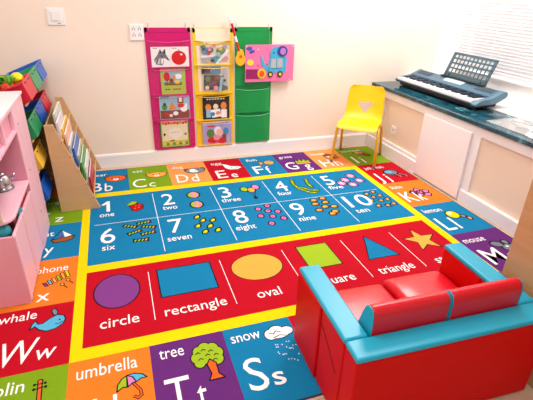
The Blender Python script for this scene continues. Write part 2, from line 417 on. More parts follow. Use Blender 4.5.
def tile_letters(big, small, word, u0, v0, hb=.50, vb=1.17, ub=.10, wb=.32, us=.46, ws=.20, hs=.46, wu=.10, ww=.42, wv=.34):
    """big / small letters and the word of one tile with its top-left corner at u0, v0"""
    if big: k.text(big, u0+ub, v0+vb, hb, WHT, wb, bold=.002)
    if small: k.text(small, u0+us, v0+vb+.03, hs, WHT, ws, bold=.0)
    if word: k.text(word, u0+wu, v0+wv, .17, WHT, ww, bold=.002)
V0 = VT
tile_letters('B', 'b', 'bear', 0, V0, vb=1.26, ub=.14, wb=.24, us=.44, ws=.18, ww=.36, wu=.13, wv=.36)
tile_letters('C', 'c', 'cat', 1, V0, vb=1.28, ub=.08, wb=.32, us=.46, ws=.15, hs=.36, ww=.25, wu=.12, wv=.34)
tile_letters('D', 'd', 'dog', 2, V0, vb=1.25, ub=.14, wb=.29, us=.50, ws=.18, ww=.28, wu=.12, wv=.34)
tile_letters('E', 'e', 'egg', 3, V0, vb=1.25, ub=.16, wb=.26, us=.52, ws=.16, hs=.36, ww=.30, wu=.16, wv=.34)
tile_letters('F', 'f', 'fish', 4, V0, vb=1.22, ub=.18, wb=.25, us=.50, ws=.12, ww=.30, wu=.16, wv=.34)
tile_letters('G', 'g', 'grass', 5, V0, vb=1.18, ub=.10, wb=.32, us=.60, ws=.18, hs=.40, ww=.40, wu=.12, wv=.34)
tile_letters('H', 'h', 'house', 6, V0, vb=1.22, ub=.14, wb=.30, us=.52, ws=.17, ww=.40, wu=.12, wv=.34)
tile_letters('I', 'i', 'ice-cream', 7, V0, vb=1.22, ub=.16, wb=.06, us=.38, ws=.05, ww=.62, wu=.10, wv=.34)
k.text('J', 7.08, 1.12, .50, WHT, .13, bold=.002); k.text('j', 7.34, 1.12, .42, WHT, .09, bold=.0); k.text('jelly fish', 7.10, .34, .16, WHT, .58, bold=.002)
k.text('K', 7.10, RH+1.06, .52, WHT, .30, bold=.002); k.text('k', 7.46, RH+1.06, .46, WHT, .17, bold=.0); k.text('kite', 7.12, RH+.34, .17, WHT, .30, bold=.002)
k.text('L', 7.10, 2*RH+1.12, .52, WHT, .24, bold=.002); k.text('l', 7.42, 2*RH+1.12, .48, WHT, .05, bold=.0); k.text('lemon', 7.10, 2*RH+.36, .18, WHT, .46, bold=.002)
k.text('M', 7.09, 3*RH+1.10, .50, WHT, .40, bold=.002); k.text('m', 7.58, 3*RH+1.10, .36, WHT, .26, bold=.0); k.text('mouse', 7.08, 3*RH+.36, .18, WHT, .50, bold=.002)
v5 = 4*RH
k.text('S', 2.11, 6.24, .52, WHT, .26, bold=.0); k.text('s', 2.42, 6.23, .29, WHT, .16, bold=.01); k.text('snow', 2.08, 5.41, .19, WHT, .42, bold=.002)
k.text('T', 1.12, 6.27, .53, WHT, .30, bold=.0); k.text('t', 1.48, 6.27, .40, WHT, .12, bold=.0); k.text('tree', 1.11, 5.41, .20, WHT, .32, bold=.002)
k.text('U', .30, 6.27, .50, WHT, .27, bold=.0); k.text('u', .64, 6.27, .38, WHT, .17, bold=.0); k.text('umbrella', .10, 5.44, .21, WHT, .73, bold=.002)
k.text('V', -.90, 6.27, .50, WHT, .32, bold=.0); k.text('v', -.50, 6.27, .36, WHT, .18, bold=.0); k.text('violin', -.98, 5.43, .20, WHT, .50, bold=.002)
v4 = 3*RH
k.text('W', -.86, 4.96, .45, WHT, .46, bold=.0, shear=.15); k.text('w', -.42, 4.95, .28, WHT, .25, bold=.0, shear=.15); k.text('whale', -1.0, 4.10, .19, WHT, .50, bold=.002)
k.text('X', -.92, 3.72, .46, WHT, .32, bold=.0); k.text('x', -.56, 3.72, .28, WHT, .19, bold=.0); k.text('xylophone', -1.0, 2.96, .19, WHT, .85, bold=.002)
k.text('Y', -.92, 2.36, .46, WHT, .32, bold=.0); k.text('y', -.60, 2.36, .32, WHT, .16, bold=.0); k.text('yacht', -1.0, 1.72, .19, WHT, .52, bold=.002)
k.text('Z', -.92, 1.16, .46, WHT, .30, bold=.0); k.text('z', -.52, 1.16, .30, WHT, .16, bold=.0); k.text('zebra', -1.0, .34, .19, WHT, .50, bold=.002)
# pictures of the letter tiles
def face_pic(u, v, c, ear, w=.24, h=.18):
    k.ell(u-w*.8, v-h*.5, .07, .09, ear, 2, BLK, .018, 12); k.ell(u+w*.8, v-h*.5, .07, .09, ear, 2, BLK, .018, 12)
    k.ell(u, v, w, h, c, 3, BLK, .02); k.ell(u-.08, v-.03, .018, .025, BLK, 5, n=8); k.ell(u+.08, v-.03, .018, .025, BLK, 5, n=8)
    k.ell(u, v+.06, .07, .06, WHT, 5, n=12); k.ell(u, v+.04, .025, .02, BLK, 6, n=8)
face_pic(.70, -.80, TRK, BRN, .25, .19)
face_pic(1.69, -.78, OSH, OSH, .25, .17)
face_pic(2.68, -.80, GRY, BRN, .26, .18); k.ell(2.62, -.80, .09, .12, WHT, 5, n=12)
k.poly([(3.45, -1.06), (3.58, -.98), (3.66, -.86), (3.86, -.80), (3.94, -.72), (3.78, -.60), (3.58, -.62), (3.48, -.76)], WHT, 2, BLK, .014)
k.ell(3.72, -.72, .08, .06, WHT, 4, BLK, .014)
k.ell(4.74, -.84, .15, .14, OSH, 2, BLK, .02); k.poly([(4.60, -.84), (4.46, -.96), (4.46, -.70)], OSH, 2, BLK, .018); k.ell(4.80, -.88, .02, .025, BLK, 5, n=8); k.stroke([(4.70, -.94), (4.70, -.74)], BRN, .018, 5)
k.poly([(5.46, -.62), (5.50, -.84), (5.56, -.70), (5.62, -.90), (5.68, -.72), (5.76, -.88), (5.80, -.70), (5.88, -.80), (5.90, -.60)], LGR, 2, BLK, .025); k.poly([(5.46, -.60), (5.90, -.60), (5.86, -.52), (5.50, -.52)], OSH, 2)
k.poly([(6.42, -.92), (6.62, -1.08), (6.84, -.92)], BRN, 2, BLK, .03); k.rect(6.46, -.92, 6.80, -.68, OSH, 2, BLK, .03); k.rect(6.52, -.88, 6.60, -.78, WHT, 4, BLK, .015); k.rect(6.66, -.84, 6.74, -.68, BRN, 4, BLK, .015)
k.poly([(7.44, -.98), (7.60, -.98), (7.84, -.70), (7.80, -.60), (7.62, -.70)], BRN, 2, BLK, .03); k.ell(7.54, -.92, .10, .08, OSH, 4, BLK, .02); k.ell(7.64, -.88, .08, .07, PNK, 4, BLK, .02)
k.ell(7.68, .66, .20, .16, GRY, 2, BLK, .04); k.ell(7.64, .62, .10, .08, LBL, 4)
for dx in (-.02, .08, .18, .26): k.stroke([(7.68+dx*.6, .80), (7.72+dx, .92), (7.70+dx, 1.0)], BLK if dx in (-.02, .18) else GRY, .03, 4)
for (du, dv) in ((-.18, 0), (0, -.10), (.16, .02), (-.06, .14), (.12, .18), (.0, .03)):
    k.poly([(7.68+du-.10, RH+.62+dv), (7.68+du, RH+.52+dv), (7.68+du+.10, RH+.62+dv), (7.68+du, RH+.74+dv)], PNK if du > -.1 else VIO, 2, BLK, .03)
k.ell(7.66, 2*RH+.56, .15, .17, YEL, 2, BLK, .03); k.ell(7.84, 2*RH+.68, .07, .07, GRY, 2, BLK, .03); k.ell(7.92, 2*RH+.80, .05, .07, OSH, 4, BLK, .03); k.ell(7.62, 2*RH+.50, .05, .05, WHT, 4, n=10)
k.ell(7.66, 3*RH+.54, .13, .10, GRY, 2, BLK, .035, rot=.5); k.ell(7.82, 3*RH+.70, .15, .12, GRY, 2, BLK, .035); k.ell(7.88, 3*RH+.52, .07, .08, GRY, 2, BLK, .03); k.stroke([(7.9, 3*RH+.80), (8.02, 3*RH+.86), (8.06, 3*RH+.74)], BLK, .03, 4); k.ell(7.80, 3*RH+.66, .03, .03, WHT, 5, n=8)
# snow cloud
for (u, v, a, b_) in ((2.64, 5.40, .10, .11), (2.74, 5.34, .12, .10), (2.88, 5.38, .11, .09), (2.76, 5.44, .14, .07)): k.ell(u, v, a, b_, BLK, 2)
for (u, v, a, b_) in ((2.64, 5.40, .085, .095), (2.74, 5.34, .105, .085), (2.88, 5.38, .095, .075), (2.76, 5.44, .125, .055)): k.ell(u, v, a, b_, WHT, 3)
k.stroke([(2.62, 5.36), (2.68, 5.40), (2.73, 5.35), (2.79, 5.39)], BLK, .014, 5); k.stroke([(2.66, 5.47), (2.76, 5.44), (2.84, 5.47)], BLK, .014, 5)
for q in range(26): k.ell(2.62+.34*random.random(), 5.56+.40*random.random(), .008, .010, WHT, 3, n=6)
# tree
k.poly([(1.68, 5.66), (1.73, 5.58), (1.80, 5.66), (1.80, 5.84), (1.86, 5.92), (1.66, 5.92), (1.71, 5.82)], TRK, 4, BLK, .018)
for (u, v, r) in ((1.58, 5.52, .08), (1.62, 5.42, .08), (1.70, 5.37, .08), (1.80, 5.40, .08), (1.85, 5.49, .08), (1.83, 5.60, .08), (1.60, 5.61, .07), (1.71, 5.50, .13)): k.ell(u, v, r+.016, r*1.15+.016, BLK, 2, n=16)
for (u, v, r) in ((1.58, 5.52, .08), (1.62, 5.42, .08), (1.70, 5.37, .08), (1.80, 5.40, .08), (1.85, 5.49, .08), (1.83, 5.60, .08), (1.60, 5.61, .07), (1.71, 5.50, .13)): k.ell(u, v, r, r*1.15, LGR, 3, n=16)
for (u, v) in ((1.60, 5.44), (1.68, 5.40), (1.77, 5.44), (1.83, 5.52), (1.62, 5.55), (1.72, 5.50), (1.80, 5.60)): k.stroke([(u-.03, v+.015), (u, v-.01), (u+.03, v+.015)], BLK, .014, 6)
# umbrella
k.poly([(.57, 5.76), (.58, 5.66), (.63, 5.58), (.69, 5.54), (.69, 5.72), (.64, 5.71)], LGR, 3, BLK, .016)
k.poly([(.69, 5.54), (.76, 5.58), (.80, 5.67), (.76, 5.67), (.70, 5.72)], PNK, 3, BLK, .016)
k.poly([(.69, 5.54), (.78, 5.53), (.88, 5.57), (.93, 5.63), (.86, 5.63), (.80, 5.67), (.76, 5.58)], LBL, 3, BLK, .016)
k.stroke([(.77, 5.69), (.84, 5.80), (.85, 5.88), (.81, 5.91), (.77, 5.88)], BLK, .042, 2); k.stroke([(.77, 5.69), (.84, 5.80), (.85, 5.88), (.81, 5.91), (.77, 5.88)], TRK, .02, 3)
# violin
k.stroke([(-.31, 5.34), (-.29, 5.70)], BLK, .062, 2); k.stroke([(-.31, 5.34), (-.29, 5.70)], TRK, .034, 3); k.ell(-.31, 5.32, .03, .03, TRK, 2, BLK, .016, 10)
for (u, v) in ((-.37, 5.36), (-.25, 5.36), (-.37, 5.43), (-.24, 5.42)): k.stroke([(-.31, v), (u, v)], BLK, .016, 3); k.ell(u, v, .018, .022, BLK, 3, n=8)
for (u, v, r) in ((-.29, 5.78, .13), (-.28, 6.0, .16)): k.ell(u, v, r+.02, r+.02, BLK, 2)
for (u, v, r) in ((-.29, 5.78, .13), (-.28, 6.0, .16)): k.ell(u, v, r, r, TRK, 3)
k.stroke([(-.29, 5.68), (-.28, 5.98)], BLK, .03, 5)
# whale
k.poly([(-.13, 4.14), (-.10, 4.22), (-.13, 4.32), (-.22, 4.40), (-.34, 4.42), (-.44, 4.36), (-.50, 4.28), (-.56, 4.34), (-.54, 4.22), (-.50, 4.16), (-.46, 4.24), (-.40, 4.24), (-.32, 4.16), (-.22, 4.10)], LBL, 2, BLK, .018)
k.poly([(-.27, 4.10), (-.31, 4.0), (-.27, 3.93), (-.22, 4.02), (-.22, 4.10)], GRY, 2, BLK, .016); k.ell(-.18, 4.22, .015, .018, BLK, 5, n=8); k.stroke([(-.23, 4.30), (-.17, 4.30), (-.14, 4.27)], BLK, .014, 5)
# xylophone
for i, c in enumerate((YEL, OSH, LGR, OSH, LBL, VIO)):
    u = -.15-.062*i; v = 3.07+.045*i; h = .095-.009*i
    k.poly([(u-.055, v-h), (u-.005, v-h), (u+.045, v+h), (u-.005, v+h)], c, 2, BLK, .013)
for (u, v) in ((-.21, 3.36), (-.13, 3.26)): k.stroke([(u, v), (u+.08, v+.11)], BLK, .018, 3); k.ell(u, v, .03, .035, OSH, 3, BLK, .016, 10)
# yacht
k.poly([(-.50, 1.86), (-.36, 1.52), (-.14, 1.80), (-.22, 1.84)], BLU, 2, BLK, .018); k.poly([(-.34, 1.56), (-.16, 1.78), (-.28, 1.82)], WHT, 4); k.poly([(-.37, 1.64), (-.30, 1.80), (-.37, 1.83)], VIO, 4)
k.poly([(-.52, 1.88), (-.10, 1.80), (-.14, 1.92), (-.24, 1.98), (-.46, 1.99)], BRN, 4, BLK, .02)

def PR(u, v, d): return (u*S, -v*S, d)
rb = NB()
X0, X1, Y0, Y1 = UL*S, UR*S, -VB*S, -VT*S
edge_i = k.mi(K('edge', (60, 54, 66), .1))
k.emit(rb, PR)
rb.normal_update()
for f in rb.faces:
    if f.normal.z < 0: f.normal_flip()
e = .006
box(rb, X0-e, X1+e, Y0-e, Y1+e, FZ+.0005, -.0002, edge_i)
rug = build('alphabet_rug', rb, k.mats, recalc=False)
tag(rug, 'large bright learning rug with alphabet tiles, numbers and shapes covering the floor', 'rug')

# ------------------------------------------------------------------ SOFA
m_sred = mat('red_vinyl', (206, 2, 5), .5, noise=.04, nscale=6, spec=.14)
m_sred2 = mat('red_vinyl_cushion', (208, 12, 34), .28, noise=.04, nscale=6, spec=.55)
m_sblu = mat('blue_vinyl', (28, 164, 196), .36, noise=.04, nscale=6, spec=.45)
m_seam = mat('seam_dark', (70, 4, 8), .7)
W, D, H = .785, .511, .381
sf = thing('kids_sofa', 'small red and blue vinyl children\'s sofa facing the shapes on the rug', 'sofa', (.925, -2.282, 0.0008), -.035)
aw = .087
bk = build('backrest', BX(0, W, 0, aw-.002, 0, H-.022), m_sred, sf, bevel=.008, seg=3)
build('top_strip', BX(-.001, W+.001, -.001, aw-.001, H-.023, H), m_sblu, bk, bevel=.009, seg=3, label='blue strip along the top of the red backrest')
for s in (0, 1):
    x0, x1 = (0, aw-.002) if s == 0 else (W-aw+.002, W)
    b = NB(); box(b, x0, x1, aw+.002, .272, 0, H-.022); 
    ex = -.006 if s == 0 else 0; ex2 = .006 if s == 1 else 0
    box(b, x0+ex, x1+ex2, .276, D, 0, H-.022)
    ar = build('armrest', b, m_sred, sf, bevel=.008, seg=3)
    build('arm_top', BX(x0-.002, x1+.002, aw+.001, D+.001, H-.023, H), m_sblu, ar, bevel=.009, seg=3, label='blue strip along the top of the red armrest')
build('seat_base', BX(aw+.001, W-aw-.001, aw+.001, D-.02, 0, .115), m_sred, sf, bevel=.006)
def cushion(x0, x1, y0, y1, z0, z1, crown):
    b = NB(); nx, ny = 10, 10; grid = []
    for j in range(ny+1):
        row = []
        for i in range(nx+1):
            u, v = i/nx*2-1, j/ny*2-1
            row.append(b.verts.new((x0+(x1-x0)*(u+1)/2, y0+(y1-y0)*(v+1)/2, z1+crown*(1-u**4)*(1-abs(v)**6)-crown - (.012*max(0, (v-.55)/.45)**2))))
        grid.append(row)
    for j in range(ny):
        for i in range(nx): b.faces.new((grid[j][i], grid[j][i+1], grid[j+1][i+1], grid[j+1][i]))
    bd = [grid[0][i] for i in range(nx+1)]+[grid[j][nx] for j in range(1, ny+1)]+[grid[ny][i] for i in range(nx-1, -1, -1)]+[grid[j][0] for j in range(ny-1, 0, -1)]
    lo = [b.verts.new((p.co.x, p.co.y, z0)) for p in bd]
    n = len(bd)
    for i in range(n): b.faces.new((bd[i], lo[i], lo[(i+1) % n], bd[(i+1) % n]))
    b.faces.new(lo)
    return b
xm = .398
build('seat_cushion', cushion(aw+.004, xm-.003, aw+.004, D-.002, .116, .250, .012), m_sred2, sf, bevel=.016, seg=4)
build('seat_cushion', cushion(xm+.003, W-aw-.004, aw+.004, D-.002, .116, .272, .014), m_sred2, sf, bevel=.02, seg=4)
prof = rounded([(aw+.001, .238), (aw+.001, .475), (.135, .480), (.165, .40), (.205, .245)], [.01, .035, .035, .08, .03], 6)
for x0, x1 in ((aw+.006, xm-.004), (xm+.002, W-aw+.004)):
    bo = build('back_cushion', prism(NB(), prof, 'x', x0+.003, x1-.003), m_sred2, sf, bevel=.006, seg=3)
    for xa in (x0, x1-.0028):
        build('end_panel', prism(NB(), [(p[0]*.985+.002, p[1]*.99+.003) for p in prof], 'x', xa, xa+.0028), m_sblu, bo, label='blue end of the red back cushion')
b = NB(); box(b, aw+.10, aw+.26, -.0035, -.0005, .0, .004)
# crease seam of the fold-out flap on the outer face of the near arm
b = NB(); tube(b, [(-.0012, .262, .30), (-.0012, .19, .25), (-.0012, .12, .19)], .0012, 6)
build('crease_seam', b, m_seam, sf)

# ------------------------------------------------------------------ YELLOW CHAIR
m_yel = mat('yellow_plastic', (246, 196, 2), .36, spec=.5)
m_yleg = mat('yellow_enamel', (236, 176, 20), .3, spec=.5)
m_foot = mat('grey_glide', (120, 104, 90), .5)
th = math.atan2(.64, -.77)
ch = thing('school_chair', 'yellow plastic children\'s chair with a triangular hole, standing in the far rug corner', 'chair', (2.330, .160, .0010), th)
prof = [(.196, .318), (.190, .338), (.165, .348), (.11, .347), (.03, .338), (-.05, .333), (-.105, .345), (-.140, .378), (-.158, .43), (-.172, .50), (-.184, .56), (-.195, .615), (-.198, .628)]
# resample
def resample(P, n):
    P = [Vector(p) for p in P]; L = [0]
    for a, b_ in zip(P, P[1:]): L.append(L[-1]+(b_-a).length)
    out = []
    for i in range(n+1):
        t = L[-1]*i/n; j = 0
        while j < len(P)-2 and L[j+1] < t: j += 1
        f = (t-L[j])/(L[j+1]-L[j]); out.append(P[j].lerp(P[j+1], f))
    return out, L[-1]
rp, LL = resample(prof, 44)
def smooth_pts(P, it=3):
    for _ in range(it):
        P = [P[0]]+[(P[i-1]+2*P[i]+P[i+1])/4 for i in range(1, len(P)-1)]+[P[-1]]
    return P
rp = smooth_pts(rp)
b = NB(); NX = 20; grid = []
for i, p in enumerate(rp):
    t = i/44
    hw = .172 if t < .45 else .172-.016*min(1, (t-.45)/.5)
    if t < .04: hw -= .020*(1-t/.04)**2
    if t > .93: hw -= .030*((t-.93)/.07)**2
    row = []
    for q in range(NX+1):
        u = q/NX*2-1; au = abs(u)
        # dished seat, wings of the back curve forward
        dz = .012*au**3*(1 if .1 < t < .5 else .3)
        dy = (.030*au**2.2 if t > .45 else .0)*min(1, max(0, (t-.45)/.12))
        row.append(b.verts.new((u*hw, p[0]+dy, p[1]+dz)))
    grid.append(row)
for i in range(44):
    for q in range(NX): b.faces.new((grid[i][q], grid[i][q+1], grid[i+1][q+1], grid[i+1][q]))
shell = build('seat_shell', b, m_yel, None, smooth=True)
md = shell.modifiers.new('solid', 'SOLIDIFY'); md.thickness = .007; md.offset = 0
cut = build('cutter', prism(NB(), rounded([(-.080, .490), (.080, .490), (.0, .385)], .012, 4), 'y', -.4, -.08), m_yel)
md = shell.modifiers.new('hole', 'BOOLEAN'); md.operation = 'DIFFERENCE'; md.object = cut; md.solver = 'EXACT'
bpy.context.view_layer.update(); dg = bpy.context.evaluated_depsgraph_get()
me = bpy.data.meshes.new_from_object(shell.evaluated_get(dg)); shell.modifiers.clear(); shell.data = me; me.name = 'seat_shell'
bpy.data.objects.remove(cut)
for p in me.polygons: p.use_smooth = True
md = shell.modifiers.new('edge', 'EDGE_SPLIT'); md.split_angle = math.radians(50)
shell.parent = ch
def bez(a, c, d, n=7): return [tuple(((1-t)**2*Vector(a)+2*t*(1-t)*Vector(c)+t*t*Vector(d))) for t in [i/n for i in range(n+1)]]
for s in (-1, 1):
    tp = (s*.165, .02, .318)
    fr = [(s*.150, .0, .326), tp]+bez((s*.172, .09, .318), (s*.177, .125, .318), (s*.179, .135, .27))+[(s*.189, .189, .010)]
    rr = [(s*.150, .035, .326)]+bez((s*.168, -.05, .318), (s*.175, -.095, .318), (s*.178, -.115, .27))+[(s*.189, -.189, .010)]
    for path in (fr, rr):
        lg = build('leg', tube(NB(), path, .0120, 12), m_yleg, ch, smooth=True)
        e_ = path[-1]
        build('foot', lathe(NB(), [(.012, -.0098), (.013, -.004), (.012, .014), (.010, .018)], 14, (e_[0], e_[1], .010)), m_foot, lg, smooth=True)

# ------------------------------------------------------------------ KEYBOARD
m_kb = mat('steel_blue_plastic', (92, 130, 150), .32, metal=.25, spec=.5)
m_kb2 = mat('slate_panel', (70, 106, 130), .28, metal=.2)
m_kbd = mat('black_plastic', (22, 26, 32), .4)
m_key = mat('ivory_key', (246, 240, 240), .25); m_bkey = mat('black_key', (24, 40, 58), .3)
KL = 1.005
kb = thing('piano_keyboard', 'long blue-grey electronic piano keyboard on the dark counter by the window', 'keyboard', (2.782, .392, CT), -PI/2+.022)
# local: x along the keys, y towards the window
zb = .036
end = rounded([(0, zb), (0, zb+.016), (.045, zb+.040), (.15, zb+.052), (.262, zb+.100), (.290, zb+.085), (.286, zb+.055), (.20, zb+.012)], [.006, .006, .01, .01, .012, .012, .012, .01], 3)
for x0, x1 in ((0, .022), (KL-.05, KL)):
    build('end_cap', prism(NB(), end, 'x', x0, x1), m_kb, kb, bevel=.002)
body = rounded([(.0, zb), (.0, zb+.012), (.012, zb+.016), (.16, zb+.024), (.16, zb+.058), (.256, zb+.098), (.286, zb+.083), (.283, zb+.055), (.20, zb+.012)], [.004, .004, 0, 0, .004, .01, .01, .01, .01], 3)
build('body', prism(NB(), body, 'x', .0225, KL-.0505), [m_kb2], kb)
build('under_shadow', BX(.03, KL-.06, .035, .262, .006, zb+.010), m_kbd, kb, bevel=.004, label='black block in place of the shadow below')  # dark block put in where shade falls between keyboard and counter
build('front_rail', BX(.0225, KL-.0505, -.004, .006, zb+.002, zb+.014), m_kbd, kb, bevel=.002, label='black rail along the front edge')
build('display', prism(NB(), [(.19, zb+.0722), (.235, zb+.0910), (.235, zb+.0925), (.19, zb+.0737)], 'x', .40, .62), mat('pale_display', (170, 196, 200), .25), kb)
for x0 in (.05, .76):
    sp = NB(); prism(sp, [(.195, zb+.0744), (.240, zb+.0932), (.240, zb+.0945), (.195, zb+.0757)], 'x', x0, x0+.17); build('speaker_grille', sp, mat('grille', (46, 66, 80), .5), kb, label='dark speaker grille')
kw = (KL-.0505-.0225-.006)/36; xk = .0255
def wkey():
    b = NB(); prism(b, rounded([(.008, zb+.018), (.008, zb+.036), (.158, zb+.038), (.158, zb+.0245)], [.0, .004, 0, 0], 3), 'x', .0006, kw-.0006); return b
wk = build('white_key', wkey(), m_key, kb, loc=(xk, 0, 0))
bkb = NB(); prism(bkb, [(.060, zb+.039), (.066, zb+.050), (.158, zb+.051), (.158, zb+.039)], 'x', 0, .013)
bkk = build('black_key', bkb, m_bkey, kb, loc=(xk+kw-.0065, 0, 0))
first = True
for i in range(1, 36):
    c = wk.copy(); COL.objects.link(c); c.parent = kb; c.location = (xk+i*kw, 0, 0)
for i in range(1, 35):
    if i % 7 in (2, 6): continue
    c = bkk.copy(); COL.objects.link(c); c.parent = kb; c.location = (xk+(i+1)*kw-.0065, 0, 0)
for x in (.06, KL-.07):
    for y, h in ((.06, .012), (.235, .012)):
        build('foot', lathe(NB(), [(.014, 0), (.014, .006), (.011, .010), (.011, h)], 14, (x, y, 0)), m_kbd, kb)
# music stand : local x range
x0, x1 = .315, .800
st_root = NB()
def SP(x, t):     # t up the plate
    return (x, .268+t*.075, zb+.098+t*.192)
nc, nr = 10, 4
def bar(bm, xa, xb, ta, tb):
    a0, a1, a2, a3 = SP(xa, ta), SP(xb, ta), SP(xb, tb), SP(xa, tb)
    off = Vector((0, -.94, .34))*.004
    vs = [bm.verts.new(Vector(p)+o) for o in (Vector((0, 0, 0)), off) for p in (a0, a1, a2, a3)]
    for f in ((0, 1, 2, 3), (7, 6, 5, 4), (0, 4, 5, 1), (1, 5, 6, 2), (2, 6, 7, 3), (3, 7, 4, 0)): bm.faces.new([vs[i] for i in f])
mg = .028; cw = (x1-x0-2*mg)/nc; gap = .0115
ts = [.16, .36, .56, .76, .95]
for j in range(nr+1):
    bar(st_root, x0, x1, ts[j]-(.035 if 0 < j < nr else .05), ts[j]+(.035 if j < nr else .05))
bar(st_root, x0, x1, .0, .13)
for i in range(nc+1):
    xa = x0+mg+i*cw
    bar(st_root, xa-gap/2 if 0 < i else x0, xa+gap/2 if i < nc else x1, .05, .97)
m_std = mat('slate_stand', (62, 92, 104), .4)
ms = build('music_stand', st_root, m_std, kb)
build('ledge', BX(x0-.004, x1+.004, .232, .270, zb+.096, zb+.106), m_kbd, ms, bevel=.002, label='black ledge at the foot of the music stand')
b = NB()
for x in (x0+.06, x1-.06): tube(b, [(x, .270, zb+.12), (x, .262, zb+.088)], .005, 8)
build('prong', b, m_kbd, ms)

# clear plastic wrap on the counter
b = NB(); n1, n2 = 16, 10; grid = []
for i in range(n1+1):
    row = []
    for j in range(n2+1):
        u, v = i/n1, j/n2
        h = .004+.040*math.sin(PI*u)**.6*math.sin(PI*v)**.6*(.4+.9*random.random())
        row.append(b.verts.new((u*.27+.012*random.random(), -.42+v*.56+.012*random.random(), h if 0 < i < n1 and 0 < j < n2 else .001)))
    grid.append(row)
for i in range(n1):
    for j in range(n2): b.faces.new((grid[i][j], grid[i+1][j], grid[i+1][j+1], grid[i][j+1]))
pw = build('plastic_wrap', b, film('clear_plastic', (252, 254, 255), .22, .30), None, loc=(2.70, -.97, CT+.0005), recalc=False)
tag(pw, 'crumpled clear plastic wrap lying on the counter just right of the keyboard', 'plastic wrap')

# ------------------------------------------------------------------ wall plates
m_pl = mat('white_plastic', (246, 244, 244), .3); m_gr = mat('grey_print', (150, 150, 156), .6)
sw = thing('thermostat_plate', 'white square wall plate with a raised frame, at the upper left of the back wall', 'switch', (-.032, YW+.001, 1.112))
build('cover_plate', BX(-.058, .058, -.011, 0, 0, .115), m_pl, sw, bevel=.004)
build('rocker', BX(-.036, .036, -.0155, -.0105, .026, .098), m_pl, sw, bevel=.002)
b = NB()
for q in range(4): box(b, -.031, -.027, -.0162, -.0152, .034+q*.014, .040+q*.014)
for q in range(3): box(b, -.02+q*.013, -.012+q*.013, -.0162, -.0152, .031, .034)
box(b, .004, .026, -.0116, -.0106, .008, .014)
build('printed_marks', b, m_gr, sw)
so = thing('wall_socket', 'white square double socket plate beside the pink hanging chart', 'socket', (.512, YW, 1.003))
build('cover_plate', BX(-.052, .052, -.011, 0, 0, .118), m_pl, so, bevel=.004)
b = NB()
for dx in (-.022, .022):
    for dz in (.030, .075):
        box(b, dx-.010, dx-.006, -.0122, -.0108, dz, dz+.014); box(b, dx+.006, dx+.010, -.0122, -.0108, dz, dz+.014); box(b, dx-.002, dx+.002, -.0122, -.0108, dz+.017, dz+.025)
build('socket_slots', b, m_dark, so)

# ------------------------------------------------------------------ hanging charts
m_clear = film('clear_pocket_film', (254, 253, 254), .045, .0)
def chart(x, w, ztop, h, col, name_label, seams, film_mat, fabric_pocket=False):
    m = mat('chart_'+col[0], col[1], .42, noise=.08, nscale=14, bump=.25, spec=.5)
    t = thing('pocket_chart', name_label, 'wall organizer', (x, YW-.002, ztop))
    pn = rounded([(-w/2, -h), (w/2, -h), (w/2, 0), (-w/2, 0)], [.006, .02, .004, .004], 4)
    build('backing', prism(NB(), pn, 'y', -.005, -.001), m, t)
    b = NB(); box(b, -w/2, -w/2+.022, -.0075, -.005, -h, 0); box(b, w/2-.022, w/2, -.0075, -.005, -h, 0); box(b, -w/2, w/2, -.0075, -.005, -.035, 0)
    build('hem', b, m, t, bevel=.001)
    for z0, z1 in seams:
        b = NB(); nx = 12; nz = 6; g2 = []
        for j in range(nz+1):
            row = []
            for i in range(nx+1):
                u = i/nx; v = j/nz; d = .020+.006*math.sin(PI*u)*v
                dd = .008+(d-.008)*min(1, math.sin(PI*u)*4)
                row.append(b.verts.new((-w/2+.012+(w-.024)*u, -dd, z0-ztop+(z1-z0)*v-.010*math.sin(PI*u)*v)))
            g2.append(row)
        for j in range(nz):
            for i in range(nx): b.faces.new((g2[j][i], g2[j][i+1], g2[j+1][i+1], g2[j+1][i]))
        pk = build('pocket', b, m if fabric_pocket else film_mat, t, smooth=True, recalc=False)
        b = NB(); box(b, -w/2+.01, w/2-.01, -.021, -.005, z0-ztop-.007, z0-ztop+.001)
        build('pocket_seam', b, m, pk)
        if not fabric_pocket:
            b = NB(); tube(b, [(-w/2+.012, -.008, z1-ztop), (-w/4, -.0245, z1-ztop-.007), (0, -.027, z1-ztop-.010), (w/4, -.0245, z1-ztop-.007), (w/2-.012, -.008, z1-ztop)], .003, 6)
            build('pocket_binding_or_glint', b, m if col[0] != 'pink' else mat('pink_binding', (240, 60, 160), .3), pk)
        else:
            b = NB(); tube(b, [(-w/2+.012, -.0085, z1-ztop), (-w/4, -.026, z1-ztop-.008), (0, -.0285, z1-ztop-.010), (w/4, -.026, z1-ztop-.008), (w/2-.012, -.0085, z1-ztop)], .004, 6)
            build('pocket_binding_or_glint', b, mat('pale_green_glint', (96, 196, 130), .2), pk)  # lighter green strip paints in the highlight along the pocket edge
    return t
GC = 'pocket charts hanging on the back wall'
chart(.742, .352, 1.096, .977, ('pink', (206, 4, 110)), 'bright pink hanging chart with four clear pockets, leftmost of the three charts', [(.800, 1.0), (.583, .785), (.375, .570), (.124, .365)], m_clear)
chart(1.098, .330, 1.094, .972, ('yellow', (250, 204, 20)), 'yellow hanging chart with clear pockets, between the pink and the green charts', [(.812, 1.0), (.580, .79), (.352, .555), (.124, .335)], m_clear)
yc = bpy.data.objects['pocket_chart.001']
b = NB(); prism(b, [(-.142, -.005), (.142, -.005), (.142, -.095), (.0, -.128), (-.142, -.095)], 'y', -.0082, -.0052); build('clear_header', b, mat('milky_film', (246, 238, 214), .2), yc, label='milky clear film header')
b = NB(); prism(b, [(-.138, -.135), (.138, -.135), (.128, -.50), (-.128, -.50)], 'y', -.0062, -.0052); build('clear_lining', b, mat('milky_film', (246, 238, 214), .2), yc, label='milky clear film lining')
